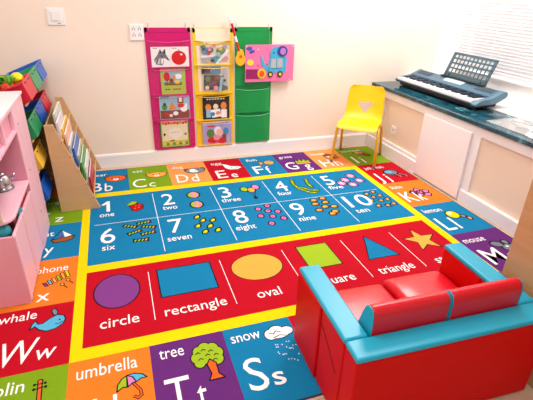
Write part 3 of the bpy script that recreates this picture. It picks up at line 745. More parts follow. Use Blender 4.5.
chart(1.442, .324, 1.100, .978, ('green', (12, 150, 72)), 'plain green hanging chart behind the elephant board, rightmost of the three charts', [(.640, .93), (.402, .60), (.130, .372)], m_clear, True)
# highlights along the green chart's pocket edges are painted in as paler strips
m_hook = mat('chrome', (222, 222, 226), .3, metal=.35)
hooks = [(.600, 1.096, 'small metal hook at the upper left corner of the pink chart'), (.886, 1.096, 'small metal hook at the upper right corner of the pink chart'),
         (.950, 1.094, 'small metal hook at the upper left corner of the yellow chart'), (1.246, 1.094, 'small metal hook at the upper right corner of the yellow chart'),
         (1.296, 1.100, 'small metal hook at the upper left corner of the green chart'), (1.572, 1.100, 'small metal hook at the upper right corner of the green chart')]
for x, z, l in hooks:
    t = thing('wall_hook', l, 'hook', (x, YW, z), 0, 'hooks carrying the pocket charts')
    build('hook_plate', BX(-.007, .007, -.0015, 0, .006, .034), m_hook, t, bevel=.0005)
    b = NB(); tube(b, [(0, -.001, .026), (0, -.012, .020), (0, -.014, .008), (0, -.013, -.006), (0, -.019, -.010), (0, -.024, -.003)], .0018, 8)
    build('hook_arm', b, m_hook, t, smooth=True)

# ---- books and cards in the pockets
P_ = lambda n, c, r=.4: mat('print_'+n, c, r)
pw_, pbk, pgy, prd, pgn, pye, pbl, psk, ppk, pbr, plv, por, pcr, pdg, plg = (P_('white', (248, 246, 246)), P_('black', (34, 30, 34)), P_('grey', (120, 120, 126)), P_('red', (214, 26, 30)), P_('green', (84, 140, 50)),
    P_('yellow', (238, 206, 70)), P_('blue', (58, 140, 196)), P_('sky', (150, 196, 216)), P_('pink', (234, 150, 176)), P_('brown', (140, 66, 44)), P_('lavender', (172, 160, 214)), P_('orange', (232, 140, 60)), P_('cream', (236, 226, 186)), P_('darkgreen', (24, 84, 50)), P_('lightgrey', (190, 190, 194)))
plm = P_('lime', (176, 196, 88))
def book(name, label, cat, x0, x1, z0, z1, cover, draw, page=None, t=.007, group=None, tilt=0, y=YW-.0085, rnd=.004):
    w, h = x1-x0, z1-z0
    o_ = Ink(.00015); o_.mi(cover); o_.mi(pw_)
    draw(o_, w, h)
    b = NB(); o_.emit(b, lambda u, v, d: (u-w/2, -t-.0002-d, h-v)); b.normal_update()
    for f in b.faces:
        if f.normal.y > 0: f.normal_flip()
    n0 = len(b.faces)
    prism(b, rounded([(-w/2, 0), (w/2, 0), (w/2, h), (-w/2, h)], rnd, 3), 'y', -t, -t+.0012, 0)
    prism(b, [(-w/2+.002, .002), (w/2-.002, .002), (w/2-.002, h-.002), (-w/2+.002, h-.002)], 'y', -t+.0012, -.0012, 1)
    prism(b, rounded([(-w/2, 0), (w/2, 0), (w/2, h), (-w/2, h)], rnd, 3), 'y', -.0012, 0, 0)
    ob = build(name, b, o_.mats, None, loc=((x0+x1)/2, y, z0), rot=(0, tilt, 0), recalc=False)
    tag(ob, label, cat, group)
    return ob
def d_wolf(o, w, h):
    o.ell(w*.34, h*.70, w*.09, h*.14, pw_, 3, n=12); o.ell(w*.455, h*.64, .006, .006, pbk, 4, n=8)
    o.poly([(w*.25, h*.12), (w*.29, h*.30), (w*.22, h*.30)], pbk, 4); o.poly([(w*.38, h*.10), (w*.38, h*.32), (w*.32, h*.32)], pbk, 4)
    o.poly([(w*.10, h*.86), (w*.07, h*.60), (w*.16, h*.40), (w*.24, h*.10), (w*.28, h*.26), (w*.38, h*.08), (w*.38, h*.32), (w*.44, h*.56), (w*.40, h*.72), (w*.26, h*.92)], pgy, 1)
    o.poly([(w*.14, h*.84), (w*.20, h*.56), (w*.32, h*.56), (w*.42, h*.64), (w*.30, h*.86)], plg, 2); o.ell(w*.42, h*.60, .007, .007, pbk, 3, n=8); o.ell(w*.28, h*.45, .006, .006, pbk, 3, n=8)
    for q in range(6): o.stroke([(w*(.10+.04*q), h*.84), (w*(.12+.04*q), h*.62)], pbk if q % 2 else pw_, .003, 3)
    o.ell(w*.73, h*.55, w*.20, h*.36, prd, 1, n=26); o.ell(w*.80, h*.38, .010, .008, pw_, 2, n=10); o.stroke([(w*.73, h*.22), (w*.74, h*.12)], pbr, .004, 2)
    o.stroke([(w*.5, 0), (w*.5, h)], plg, .002, 1); o.stroke([(w*.06, h*.07), (w*.16, h*.07)], pgy, .004, 1); o.stroke([(w*.55, h*.07), (w*.68, h*.07)], pgy, .004, 1)
book('picture_card', 'white card with grey wolf and red apple, top pocket of the pink chart', 'card', .602, .896, .803, .955, pw_, d_wolf, t=.006)
def d_green(o, w, h):
    o.rect(w*.12, h*.10, w*.84, h*.64, psk, 1); o.rect(w*.12, h*.52, w*.84, h*.64, pgn, 2); o.ell(w*.24, h*.30, w*.13, h*.18, prd, 2, n=14); o.stroke([(w*.24, h*.40), (w*.24, h*.60)], pbr, .008, 3)
    o.ell(w*.42, h*.46, .018, .020, pbr, 3, n=10); o.ell(w*.54, h*.34, .012, .022, por, 3, n=10); o.ell(w*.66, h*.52, .022, .016, pye, 3, n=10); o.ell(w*.70, h*.30, .03, .02, pw_, 2, n=12); o.stroke([(w*.20, h*.62), (w*.80, h*.60)], pbr, .008, 3)
    for q in range(6):
        if q != 2: o.stroke([(w*(.16+.11*q), h*.80), (w*(.22+.11*q), h*.80)], pbr, .010, 2)
book('picture_book', 'lime green picture book with a red tree, second pocket down on the pink chart', 'book', .662, .860, .5845, .788, plm, d_green)
def d_farm(o, w, h):
    o.rect(0.004, h*.62, w-.004, h*.98, pbr, 1); o.ell(w*.16, h*.48, .022, .026, pgn, 2, n=12); o.ell(w*.17, h*.36, .012, .014, pdg, 3, n=10); o.rect(w*.60, h*.06, w*.80, h*.34, pbr, 1); o.rect(w*.65, h*.10, w*.75, h*.28, pw_, 2)
    o.poly([(w*.30, h*.60), (w*.40, h*.24), (w*.56, h*.58)], por, 1); o.ell(w*.80, h*.58, .030, .026, pw_, 2, n=12); o.ell(w*.88, h*.44, .010, .020, pw_, 3, n=10); o.ell(w*.52, h*.76, .022, .018, pw_, 3, n=12); o.ell(w*.70, h*.44, .028, .018, prd, 2, n=12); o.ell(w*.22, h*.80, .016, .014, prd, 3, n=10)
    o.stroke([(w*.06, h*.07), (w*.32, h*.07)], pdg, .012, 1); o.ell(w*.36, h*.84, .014, .012, pw_, 3, n=10)
book('picture_book', 'blue and brown farmyard picture book, third pocket down on the pink chart', 'book', .634, .882, .3765, .575, psk, d_farm)
def d_frame(o, w, h):
    o.rect(w*.03, h*.03, w*.97, h*.97, plm, 1); o.rect(w*.07, h*.07, w*.93, h*.93, pcr, 2); o.rect(w*.07, h*.08, w*.93, h*.18, pye, 3)
    for q in range(9): o.ell(w*(.11+.098*q), h*.13+.006*(q % 2), .011, .010, prd if q % 3 else por, 4, n=10)
    o.poly([(w*.30, h*.36), (w*.50, h*.28), (w*.72, h*.36), (w*.76, h*.56), (w*.52, h*.74), (w*.28, h*.56)], P_('pale', (240, 236, 214)), 3)
    o.rect(w*.07, h*.76, w*.93, h*.93, plm, 3)
    for q in range(8): o.ell(w*(.12+.11*q), h*(.84+.03*(q % 2)), .012, .014, pgn if q % 2 else pye, 4, n=10)
    o.ell(w*.14, h*.52, .010, .012, pbk, 4, n=10); o.ell(w*.86, h*.54, .010, .012, pgy, 4, n=10); o.stroke([(w*.32, h*.76), (w*.46, h*.74)], pbr, .010, 4); o.stroke([(w*.36, h*.46), (w*.66, h*.46)], plg, .005, 4)
book('picture_book', 'green bordered picture book with a cream cover, bottom pocket of the pink chart', 'book', .622, .868, .1255, .376, pdg, d_frame)
def d_black(o, w, h):
    for q in range(7): o.stroke([(w*(.16+.10*q), h*.14), (w*(.20+.10*q), h*.14)], pcr, .010, 1)
    o.ell(w*.20, h*.48, .026, .030, por, 1, n=14); o.ell(w*.48, h*.46, .022, .024, pcr, 1, n=14); o.ell(w*.78, h*.44, .026, .034, por, 1, n=14); o.rect(w*.12, h*.58, w*.30, h*.92, psk, 1); o.rect(w*.40, h*.56, w*.58, h*.80, pbl, 1); o.rect(w*.68, h*.60, w*.90, h*.96, pw_, 1)
    o.poly([(w*.28, h*.60), (w*.64, h*.56), (w*.68, h*.90), (w*.34, h*.94)], pw_, 2); o.ell(w*.36, h*.78, .022, .018, pbl, 3, n=12); o.ell(w*.56, h*.74, .020, .016, por, 3, n=12)
book('picture_book', 'black picture book with cartoon faces, third pocket down on the yellow chart', 'book', .993, 1.226, .3535, .556, pbk, d_black)
def d_lav(o, w, h):
    o.rect(0.003, .004, w-.003, h*.16, P_('paleblue', (196, 200, 236)), 1); o.ell(w*.52, h*.42, .034, .040, pw_, 2, n=14); o.ell(w*.58, h*.50, .030, .034, P_('skin', (240, 190, 170)), 3, n=14); o.ell(w*.26, h*.52, .034, .040, pgn, 1, n=14); o.ell(w*.80, h*.46, .026, .032, pbl, 1, n=14)
    o.ell(w*.34, h*.82, .050, .032, prd, 2, n=14); o.ell(w*.66, h*.86, .046, .028, prd, 2, n=14); o.ell(w*.48, h*.72, .030, .026, ppk, 3, n=14); o.ell(w*.74, h*.68, .020, .026, pbr, 3, n=12); o.ell(w*.88, h*.84, .018, .024, psk, 2, n=12); o.stroke([(w*.18, h*.22), (w*.40, h*.22)], prd, .012, 2)
    for q in range(6): o.stroke([(w*(.14+.13*q), h*.08), (w*(.21+.13*q), h*.08)], plv, .014, 2)
book('picture_book', 'lavender picture book with a red and white figure, bottom pocket of the yellow chart', 'book', .985, 1.243, .1255, .335, plv, d_lav)
# bagged toys
def bag(name, label, x0, x1, z0, z1, contents, deep):
    t = thing(name, label, 'bag', ((x0+x1)/2, YW-.008, z0))
    w, h = x1-x0, z1-z0
    for nm, pts, m_, d in contents:
        b = NB(); prism(b, [((p[0]-.5)*w, p[1]*h) for p in pts], 'y', -d-.004, -d); build(nm, b, m_, t, bevel=.001)
    b = NB(); nx = 10; nz = 10; g2 = []
    for j in range(nz+1):
        row = []
        for i in range(nx+1):
            u, v = i/nx, j/nz
            row.append(b.verts.new(((u-.5)*w, -.002-deep*(math.sin(PI*u)**.5)*(math.sin(PI*min(v, .98))**.4)*(.85+.3*random.random()), v*h)))
        g2.append(row)
    for j in range(nz):
        for i in range(nx): b.faces.new((g2[j][i], g2[j][i+1], g2[j+1][i+1], g2[j+1][i]))
    build('bag_film', b, film('bag_plastic', (253, 253, 254), .10, .06), t, recalc=False)
oc = lambda cx, cz, r, n=9, st=1.0: [(cx+r*math.cos(2*PI*q/n), cz+r*st*math.sin(2*PI*q/n)) for q in range(n)]
bag('toy_bag', 'clear bag of small colourful pictures in the top pocket of the yellow chart', .985, 1.228, .814, .985,
    [('card', oc(.22, .62, .17), pbl, .004), ('card', oc(.35, .66, .12), pbk, .0085), ('card', oc(.33, .68, .075), ppk, .013), ('card', oc(.72, .62, .17), pgn, .004), ('card', oc(.70, .70, .08), pye, .0085), ('card', oc(.56, .22, .20, 7, .8), P_('turquoise', (40, 170, 190)), .004), ('card', [(.62, .1), (.95, .45), (.92, .5), (.58, .16)], pw_, .0085), ('card', oc(.86, .25, .12), ppk, .0045), ('card', oc(.20, .2, .14), plg, .004), ('card', [(.04, .28), (.50, .36), (.52, .46), (.05, .42)], pw_, .0088), ('card', oc(.12, .80, .09), pgn, .0045), ('card', oc(.14, .70, .06), pbk, .0088), ('card', oc(.30, .50, .06), prd, .0130), ('card', oc(.62, .48, .08), psk, .0130), ('card', oc(.86, .82, .08), plv, .0088), ('card', oc(.48, .86, .08), por, .0130), ('card', oc(.42, .18, .07), pbk, .0130), ('card', [(.50, .02), (.60, .02), (.98, .62), (.92, .66)], pw_, .0130)], .026)
bag('toy_bag', 'clear bag of dark picture cards in the second pocket of the yellow chart', .990, 1.222, .582, .80,
    [('card', [(.02, .72), (.70, .70), (.72, .98), (.02, .98)], pbl, .004), ('card', [(.04, .74), (.34, .73), (.36, .92), (.03, .93)], pbk, .0085), ('card', [(.08, .12), (.66, .10), (.68, .66), (.10, .68)], P_('night', (36, 56, 44)), .004), ('card', oc(.40, .34, .14), P_('plum', (110, 40, 70)), .0085), ('card', oc(.52, .18, .09), ppk, .013), ('card', [(.70, .06), (.98, .10), (.86, .66), (.70, .62)], P_('forest', (40, 110, 90)), .004), ('card', [(.78, .3), (.99, .2), (.98, .9), (.84, .92)], plg, .009), ('card', oc(.24, .52, .10), pgn, .0088), ('card', oc(.54, .54, .09), pbr, .0088), ('card', [(.40, .72), (.66, .72), (.64, .90), (.42, .94)], P_('aqua', (40, 150, 190)), .0088), ('card', [(.60, .02), (.70, .0), (.80, .58), (.72, .60)], psk, .0130), ('card', oc(.20, .20, .08), pcr, .0088), ('card', oc(.84, .46, .06), pdg, .0130)], .024)

# ---- pink elephant board
eb = thing('busy_board', 'pink activity board with a blue elephant truck hanging in front of the green chart', 'toy board', (1.575, YW-.040, .664))
m_ebp = mat('pink_board', (242, 120, 172), .45); m_ebe = mat('wood_edge', (222, 184, 140), .5)
w2, h2 = .435, .302
build('panel', prism(NB(), rounded([(-w2/2, 0), (w2/2, 0), (w2/2, h2), (-w2/2, h2)], .008, 3), 'y', -.010, -.001), m_ebp, eb, bevel=.001)
T_ = lambda x, z: (x-1.575, z-.664)
def slab(name, pts, y0, m_, par=eb, label=None): return build(name, prism(NB(), [T_(*p) for p in pts], 'y', y0-.0035, y0), m_, par, label=label)
m_el = mat('elephant_blue', (64, 176, 220), .45); m_nv = mat('navy_paint', (40, 70, 150), .5); m_mg = mat('magenta_paint', (150, 20, 100), .5)
ELL = lambda cx, cz, a, b_, n=22: [(cx+a*math.cos(2*PI*q/n), cz+b_*math.sin(2*PI*q/n)) for q in range(n)]
e1 = slab('elephant_body', [(1.560, .738), (1.722, .738), (1.728, .86), (1.700, .872), (1.580, .872), (1.564, .84)], -.010, m_el)
slab('elephant_head', ELL(1.640, .895, .066, .056), -.0136, m_el)
slab('ear', ELL(1.682, .912, .046, .044), -.0172, m_nv); slab('ear_lining', ELL(1.686, .912, .026, .028), -.0208, mat('lilac_paint', (190, 120, 200), .5))
slab('trunk', [(1.566, .782), (1.540, .800), (1.516, .835), (1.506, .880), (1.490, .884), (1.494, .830), (1.512, .785), (1.545, .752), (1.566, .748)], -.010, m_el)
for x in (1.605, 1.662): slab('flap_door', [(x-.024, .778), (x+.026, .776), (x+.026, .852), (x-.024, .854)], -.0137, mat('silver_paint', (176, 182, 190), .35))
for x in (1.580, 1.668):
    wv = slab('wheel', ELL(x, .724, .024, .025), -.0137, pbk); slab('hub', ELL(x, .724, .012, .013), -.0173, mat('hub_yellow', (250, 214, 50), .4), wv)
slab('cart', [(1.364, .692), (1.484, .690), (1.484, .768), (1.364, .772)], -.010, m_mg)
slab('lion', ELL(1.502, .733, .040, .044, 10), -.0137, mat('lion_yellow', (248, 196, 50), .45)); slab('lion_face', ELL(1.502, .733, .022, .026), -.0173, mat('lion_orange', (224, 90, 40), .45))
slab('eye', ELL(1.606, .902, .006, .007, 10), -.0172, pbk); slab('bird', ELL(1.402, .826, .030, .026, 8), -.010, mat('bird_yellow', (252, 220, 80), .45))
for (x, z, a) in ((1.392, .938, .026), (1.420, .915, .020), (1.405, .905, .012)): slab('swirl', ELL(x, z, a, a*.6, 10), -.010, mat('swirl_blue', (60, 96, 190), .45))
for (x, z) in ((1.372, .952), (1.470, .930), (1.778, .952), (1.760, .676), (1.470, .80), (1.548, .806)): build('screw', prism(NB(), [T_(*p) for p in ELL(x, z, .006, .006, 8)], 'y', -.0125, -.0098), mat('red_peg', (190, 40, 60), .4) if z < .9 and x < 1.6 else m_hook, eb)
b = NB(); tube(b, [(-.003, -.004, h2-.002), (-.003, .012, h2+.08), (-.003, .014, h2+.122)], .0022, 6)
build('hanging_cord', b, mat('cord_brown', (150, 110, 90), .6), eb)

# ---- toy guitar
gt = thing('toy_guitar', 'yellow toy guitar with a red and white neck hanging left of the elephant board', 'toy', (1.318, YW-.034, .80))
m_gy = mat('guitar_yellow', (242, 184, 40), .35)
b = NB(); pts = []
for q in range(32):
    a = 2*PI*q/32; r = .050*(1+.14*math.cos(2*a)) ; zz = math.sin(a)
    r2 = 1-.22*math.exp(-((zz-.25)/.22)**2)
    pts.append((.046*math.cos(a)*r2*(1 if zz < .25 else .82), .065+.066*zz))
build('guitar_body', prism(NB(), pts, 'y', -.016, 0), m_gy, gt, bevel=.003)
build('sound_hole', prism(NB(), [(.013*math.cos(2*PI*q/16), .075+.013*math.sin(2*PI*q/16)) for q in range(16)], 'y', -.0185, -.0158), mat('guitar_orange', (214, 90, 30), .4), gt)
m_gr2 = mat('neck_red', (206, 24, 34), .35)
def neck(z0, z1, m_, nm='neck'):
    f = lambda z: (-.012-.075*(z-.12)/.26)
    b = NB(); tube(b, [(f(z0), -.009, z0), (f(z1), -.009, z1)], .0095, 10); return build(nm, b, m_, gt, smooth=False)
neck(.118, .19, m_gr2); neck(.1902, .235, m_pl); neck(.2352, .33, m_gr2); neck(.3302, .352, m_pl)
b = NB(); box(b, -.100, -.066, -.016, -.003, .352, .385); build('headstock', b, m_pl, gt, bevel=.004)
b = NB(); tube(b, [(-.083, .008, .345), (-.083, -.001, .30), (-.020, .008, .30)], .0015, 6); build('hanging_loop', tube(NB(), [(-.080, -.004, .345), (-.050, .016, .31), (-.022, .016, .292)], .0015, 6), m_pl, gt)

# ------------------------------------------------------------------ BOOKSHELF (side panels, rods, back)
m_birch = wood('birch_ply', (222, 182, 134), (206, 162, 112), (2, 2, 9))
bsx = thing('book_rack', 'sloping birch plywood book rack standing against the back wall on the rug', 'bookshelf', (0, .1425, .0012))
SL = .74; hy = SL/2
side = [(-.134, 0), (.115, 0), (-.083, .603), (-.135, .603)]
for s in (-1, 1):
    y0 = s*hy-(.0075); b = prism(NB(), side, 'y', y0-.0075, y0+.0075)
    build('side_panel', b, m_birch, bsx, bevel=.0015)
yi = hy-.0155
build('back_panel', BX(-.134, -.128, -yi-.0, yi-.0155, .02, .59), m_birch, bsx)
def edge_x(z): return .115-.198*z/.603
tiers = [.050, .150, .250, .350, .450]
for i, z in enumerate(tiers):
    xf = edge_x(z)-.008
    build('tier_floor', BX(xf-.052, xf-.012, -yi, yi-.0155, z-.006, z), m_birch, bsx)
    zr = z+.034; xr = edge_x(zr)-.004
    build('front_rod', tube(NB(), [(xr, -yi, zr), (xr, yi-.0155, zr)], .0045, 8), m_birch, bsx, smooth=False)
    b = NB(); tube(b, [(xr-.004, -hy-.0165, zr), (xr-.004, -hy-.0145, zr)], .0035, 8); build('screw_cap', b, mat('bronze_screw', (120, 84, 60), .4, metal=.5), bsx)
# books standing in the tiers
bk_mats = lambda n, c: mat('cover_'+n, c, .35)
def rack_book(label, tier, y0, y1, h, t, m_cover, dx=0.0, lean=4, spine='near'):
    z = tiers[tier]; x = edge_x(z)-.016-dx; h *= 1.12
    y1 += .12; b = NB()
    box(b, -t, -t+.0016, 0, y1-y0, 0, h, 0); box(b, -.0016, 0, 0, y1-y0, 0, h, 0)
    box(b, -t+.0016, -.0016, .001, .003, .001, h-.001, 0)
    box(b, -t+.0016, -.0016, .003, y1-y0-.003, .002, h-.004, 1)
    o = build('picture_book', b, [m_cover, pw_], None, loc=(x, .1425+y0, .0012+z+.0008), rot=(0, -math.radians(lean), 0))
    tag(o, label, 'book', 'books in the sloping rack'); return o
lo = -yi+.004
rack_book('tall pale greenish book at the back of the top tier of the sloping rack', 4, lo+.10, lo+.34, .165, .014, bk_mats('pale', (206, 214, 200)), dx=.018, lean=3)
rack_book('white book with a lilac cover in front in the top tier of the sloping rack', 4, lo+.01, lo+.22, .135, .012, bk_mats('lilac', (222, 216, 230)), dx=.002, lean=3)
rack_book('yellow-edged book behind the near panel in the second tier of the sloping rack', 3, lo+.06, lo+.30, .175, .012, bk_mats('yellow', (240, 186, 40)), dx=.018, lean=3)
rack_book('peach coloured book in the second tier of the sloping rack', 3, lo+.03, lo+.28, .150, .012, bk_mats('peach', (238, 186, 160)), dx=.002, lean=3)
rack_book('pale grey book in the middle tier of the sloping rack', 2, lo+.02, lo+.22, .175, .013, bk_mats('grey', (206, 208, 204)), dx=.018, lean=3)
rack_book('bright blue thin book in the middle tier of the sloping rack', 2, lo+.04, lo+.30, .150, .010, bk_mats('blue', (30, 100, 196)), dx=.002, lean=3)
rack_book('pale olive book in the fourth tier of the sloping rack', 1, lo+.10, lo+.36, .175, .012, bk_mats('olive', (196, 200, 150)), dx=.018, lean=3)
rack_book('green book in the fourth tier of the sloping rack', 1, lo+.03, lo+.30, .150, .012, bk_mats('green', (40, 150, 60)), dx=.002, lean=3)
rack_book('white book in the bottom tier of the sloping rack', 0, lo+.08, lo+.36, .190, .010, bk_mats('white', (240, 238, 236)), dx=.018, lean=3)
rack_book('dark red book in the bottom tier of the sloping rack, closest to the rug', 0, lo+.05, lo+.32, .135, .010, bk_mats('red', (190, 24, 40)), dx=.002, lean=3)

# ------------------------------------------------------------------ TOY BIN RACK
m_rackw = wood('rack_pine', (206, 164, 110), (186, 138, 84), (2, 2, 9))
RX = -.205
rk = thing('bin_rack', 'wooden toy storage rack holding tilted plastic bins behind the pink play kitchen', 'storage rack', (0, .068, .0012))
RY = .438
for s in (-1, 1):
    build('side_panel', BX(-.47, -.235, s*RY-.007, s*RY+.007, 0, .78), m_rackw, rk, bevel=.002)
TILT = math.radians(22)
rowsz = [(-.150, .780), (-.160, .562), (-.168, .362), (-.172, .150)]
for xr, zr in rowsz:
    b = NB()
    for q in (.035, .205):
        x = xr-q*math.cos(TILT); z = zr-q*math.sin(TILT)-.0097
        tube(b, [(x, -RY+.0068, z), (x, RY-.0068, z)], .0065, 8)
    build('support_rods', b, m_rackw, rk)
build('back_panel', BX(-.478, -.4705, -RY-.007, RY+.007, .0, .70), m_rackw, rk)
def make_bin(col, rgb):
    b = NB(); d, w, h = .225, .266, .112; dr = .012
    bx = [(0, -w/2+dr), (0, w/2-dr), (-d, w/2-dr), (-d, -w/2+dr)]
    tpo = [(.010, -w/2), (.010, w/2), (-d-.004, w/2), (-d-.004, -w/2)]
    th_ = .004
    O0 = [b.verts.new((p[0], p[1], 0)) for p in bx]; O1 = [b.verts.new((p[0], p[1], h)) for p in tpo]
    cen = lambda P, z, s_: [b.verts.new((p[0]-s_*(1 if p[0] > -.1 else -1), p[1]-s_*(1 if p[1] > 0 else -1), z)) for p in P]
    I1 = cen(tpo, h, th_); I0 = cen(bx, th_, th_)
    b.faces.new(O0[::-1])
    for i in range(4):
        j = (i+1) % 4
        b.faces.new((O0[i], O0[j], O1[j], O1[i])); b.faces.new((O1[i], O1[j], I1[j], I1[i])); b.faces.new((I1[i], I1[j], I0[j], I0[i]))
    b.faces.new(I0)
    o = build('storage_bin', b, mat('bin_'+col, rgb, .35), None, bevel=.003)
    return o
def rim():
    b = NB(); d, w, h = .225, .266, .112
    for a in ((.008, .0145, -w/2-.004, w/2+.004), (-d-.009, -d-.002, -w/2-.004, w/2+.004), (-d-.004, .010, -w/2-.005, -w/2+.002), (-d-.004, .010, w/2-.002, w/2+.005)): box(b, *a, h-.012, h+.002)
    return b
bins = [('red', (206, 24, 54), 0, -.212, 'red plastic bin of toy vegetables, nearest in the top row of the rack'),
        ('green', (34, 150, 92), 0, .068, 'green plastic bin in the middle of the top row of the rack'),
        ('blue', (18, 96, 196), 0, .348, 'blue plastic bin against the wall in the top row of the rack'),
        ('green', (34, 150, 92), 1, -.212, 'green plastic bin nearest in the second row of the rack'),
        ('blue', (18, 96, 196), 1, .068, 'blue plastic bin in the middle of the second row of the rack'),
        ('red', (206, 24, 54), 1, .348, 'red plastic bin against the wall in the second row of the rack'),
        ('yellow', (244, 196, 70), 2, -.212, 'yellow plastic bin nearest in the third row of the rack'),
        ('blue', (18, 96, 196), 3, -.212, 'blue plastic bin nearest in the bottom row of the rack')]
for col, rgb, r, y, l in bins:
    o = make_bin(col, rgb); o.location = (rowsz[r][0], y, rowsz[r][1]); o.rotation_euler = (0, -TILT, 0)
    tag(o, l, 'bin', 'plastic bins in the toy rack')
    rm = build('rim', rim(), MATS['bin_'+col], o, bevel=.002)
    b = NB()
    for yy in (-.06, .06): tube(b, [(.0085, yy, .095), (.012, yy, .095)], .006, 8)
    build('hole_plug', b, m_dark, o)
# vegetables heaped in the near top bin (bin floor follows the tilt)
def BT(d, y, h):  # point in the near top bin: d back from the front, y across, h above its floor
    c, s = math.cos(TILT), math.sin(TILT)
    return (rowsz[0][0]-d*c-h*s, -.212+y, rowsz[0][1]-d*s+h*c)
m_tom = mat('tomato_red', (236, 62, 20), .35); m_lem = mat('lemon_yellow', (246, 220, 20), .4); m_lea = mat('leaf_green', (92, 172, 30), .5, noise=.25, nscale=30); m_lea2 = mat('leaf_dark', (50, 128, 40), .5)
m_red2 = mat('beet_red', (150, 40, 60), .5)
def veg(name, label, cat, p): return thing(name, label, cat, p, 0, 'toy vegetables in the red bin')
t = veg('tomato', 'orange-red toy tomato on the heap in the near red bin', 'toy tomato', BT(.100, .000, .100))
build('flesh', ball(NB(), (0, 0, 0), .038, 0, (1, 1, .85)), m_tom, t, smooth=True)
b = NB()
for q in range(5):
    a = 2*PI*q/5; prism(b, [(0, 0), (.020*math.cos(a-.25), .020*math.sin(a-.25)), (.030*math.cos(a), .030*math.sin(a)), (.020*math.cos(a+.25), .020*math.sin(a+.25))], 'z', .029, .032)
build('calyx', b, m_lea2, t)
t = veg('lemon', 'yellow toy lemon beside the tomato in the near red bin', 'toy lemon', BT(.048, .075, .118))
build('flesh', lathe(NB(), [(.0, -.050), (.006, -.046), (.018, -.036), (.032, -.016), (.035, 0), (.032, .016), (.018, .036), (.006, .046), (.0, .050)], 18), m_lem, t, smooth=True, rot=(PI/2, 0, .5))
t = veg('lettuce', 'light green toy lettuce at the left of the heap in the near red bin', 'toy lettuce', BT(.128, .060, .145))
b = NB()
for q in range(14):
    a = q*2.4; r = .018+.0028*q; c0 = (r*math.cos(a), r*math.sin(a), .012*math.sin(q))
    n = 8; ring = []; ce = b.verts.new(c0)
    for s_ in range(n):
        aa = 2*PI*s_/n; rr_ = .030+.008*(s_ % 2)
        ring.append(b.verts.new((c0[0]+rr_*math.cos(aa), c0[1]+rr_*math.sin(aa)*.9, c0[2]+.012*math.cos(aa-a)+.006*(s_ % 2))))
    for s_ in range(n): b.faces.new((ce, ring[s_], ring[(s_+1) % n]))
build('leaves', b, m_lea, t, smooth=False, recalc=False).modifiers.new('s', 'SOLIDIFY').thickness = .002
t = veg('pepper', 'small green toy pepper under the lemon in the near red bin', 'toy pepper', BT(.075, .070, .052))
build('flesh', ball(NB(), (0, 0, 0), .034, 0, (.9, 1.1, .9)), m_lea2, t, smooth=True); build('stem', tube(NB(), [(0, 0, .028), (.004, 0, .044)], .005, 8), m_lea, t)
t = veg('carrot_top', 'orange toy carrot with a leafy green top poking out of the near red bin', 'toy carrot', BT(.080, -.075, .075))
build('root', lathe(NB(), [(.0, -.060), (.006, -.05), (.018, .02), (.020, .03), (.008, .036)], 14), mat('carrot_orange', (238, 124, 24), .45), t, smooth=True)
b = NB()
for q in range(7):
    a = 2*PI*q/7; tube(b, [(0, 0, .034), (.012*math.cos(a), .012*math.sin(a), .062), (.034*math.cos(a), .034*math.sin(a), .082+.012*(q % 3))], [.003, .005, .002], 6)
build('leaf_tuft', b, m_lea, t)
t = veg('beetroot', 'dark red toy beetroot with thin stalks at the back of the near red bin', 'toy beetroot', BT(.150, .075, .060))
build('root', ball(NB(), (0, 0, 0), .030, 0, (1, 1, 1)), m_red2, t, smooth=True)
b = NB()
for q in range(3): tube(b, [(0, 0, .026), (.012*(q-1), .008*(q-1), .062), (.026*(q-1), .014, .084)], [.003, .0025, .0015], 6)
build('stalks', b, m_red2, t)

# ------------------------------------------------------------------ PINK PLAY KITCHEN
m_pk = mat('pink_paint', (234, 160, 182), .38, noise=.02, nscale=5); m_pk2 = mat('pale_pink_paint', (242, 192, 208), .38)
KX = -.19
kt = thing('play_kitchen', 'pale pink wooden play kitchen with an open shelf, at the left edge of the rug', 'toy kitchen', (-.36, -.79, .0012))
def kx(x): return x+.36
def ky(y): return y+.79
def KBX(bm, x0, x1, y0, y1, z0, z1): return box(bm, kx(x0), kx(x1), ky(y0), ky(y1), z0, z1)
KB = -.52
# lower cabinet, open at the top
b = NB()
KBX(b, KB, KX-.006, -1.19, -1.176, .0, .372); KBX(b, KB, KX-.006, -.698, -.684, .0, .372); KBX(b, KB, KB+.012, -1.176, -.698, .0, .372); KBX(b, KB+.012, KX-.018, -1.176, -.698, .30, .312)
KBX(b, KB+.012, KX-.02, -1.176, -.698, .03, .042)
build('base_cabinet', b, m_pk, kt, bevel=.0015)
for y0, y1 in ((-1.188, -.938), (-.934, -.686)):
    d = build('cabinet_door', KBX(NB(), KX-.016, KX-.003, y0, y1, .012, .372), m_pk2, kt, bevel=.0025)
    for ya in (y0, y1-.032): build('door_stile', KBX(NB(), KX-.0029, KX, ya, ya+.032, .012, .372), m_pk2, d, bevel=.001)
# tall side column with grooved boards and screws
b = NB(); KBX(b, KB, KX-.006, -.682, -.394, .0, .832); build('tall_cabinet', b, m_pk, kt, bevel=.0015)
for y0, y1 in ((-.682, -.590), (-.586, -.494), (-.490, -.394)):
    build('side_board', KBX(NB(), KX-.0062, KX, y0, y1, .0, .832), m_pk2, kt, bevel=.002)
for (y, z) in ((-.623, .728), (-.597, .459), (-.563, .184)):
    bb = NB(); tube(bb, [(kx(KX)-.001, ky(y), z), (kx(KX)+.0015, ky(y), z)], .006, 10); build('screw', bb, mat('brown_screw', (110, 74, 78), .4, metal=.4), kt)
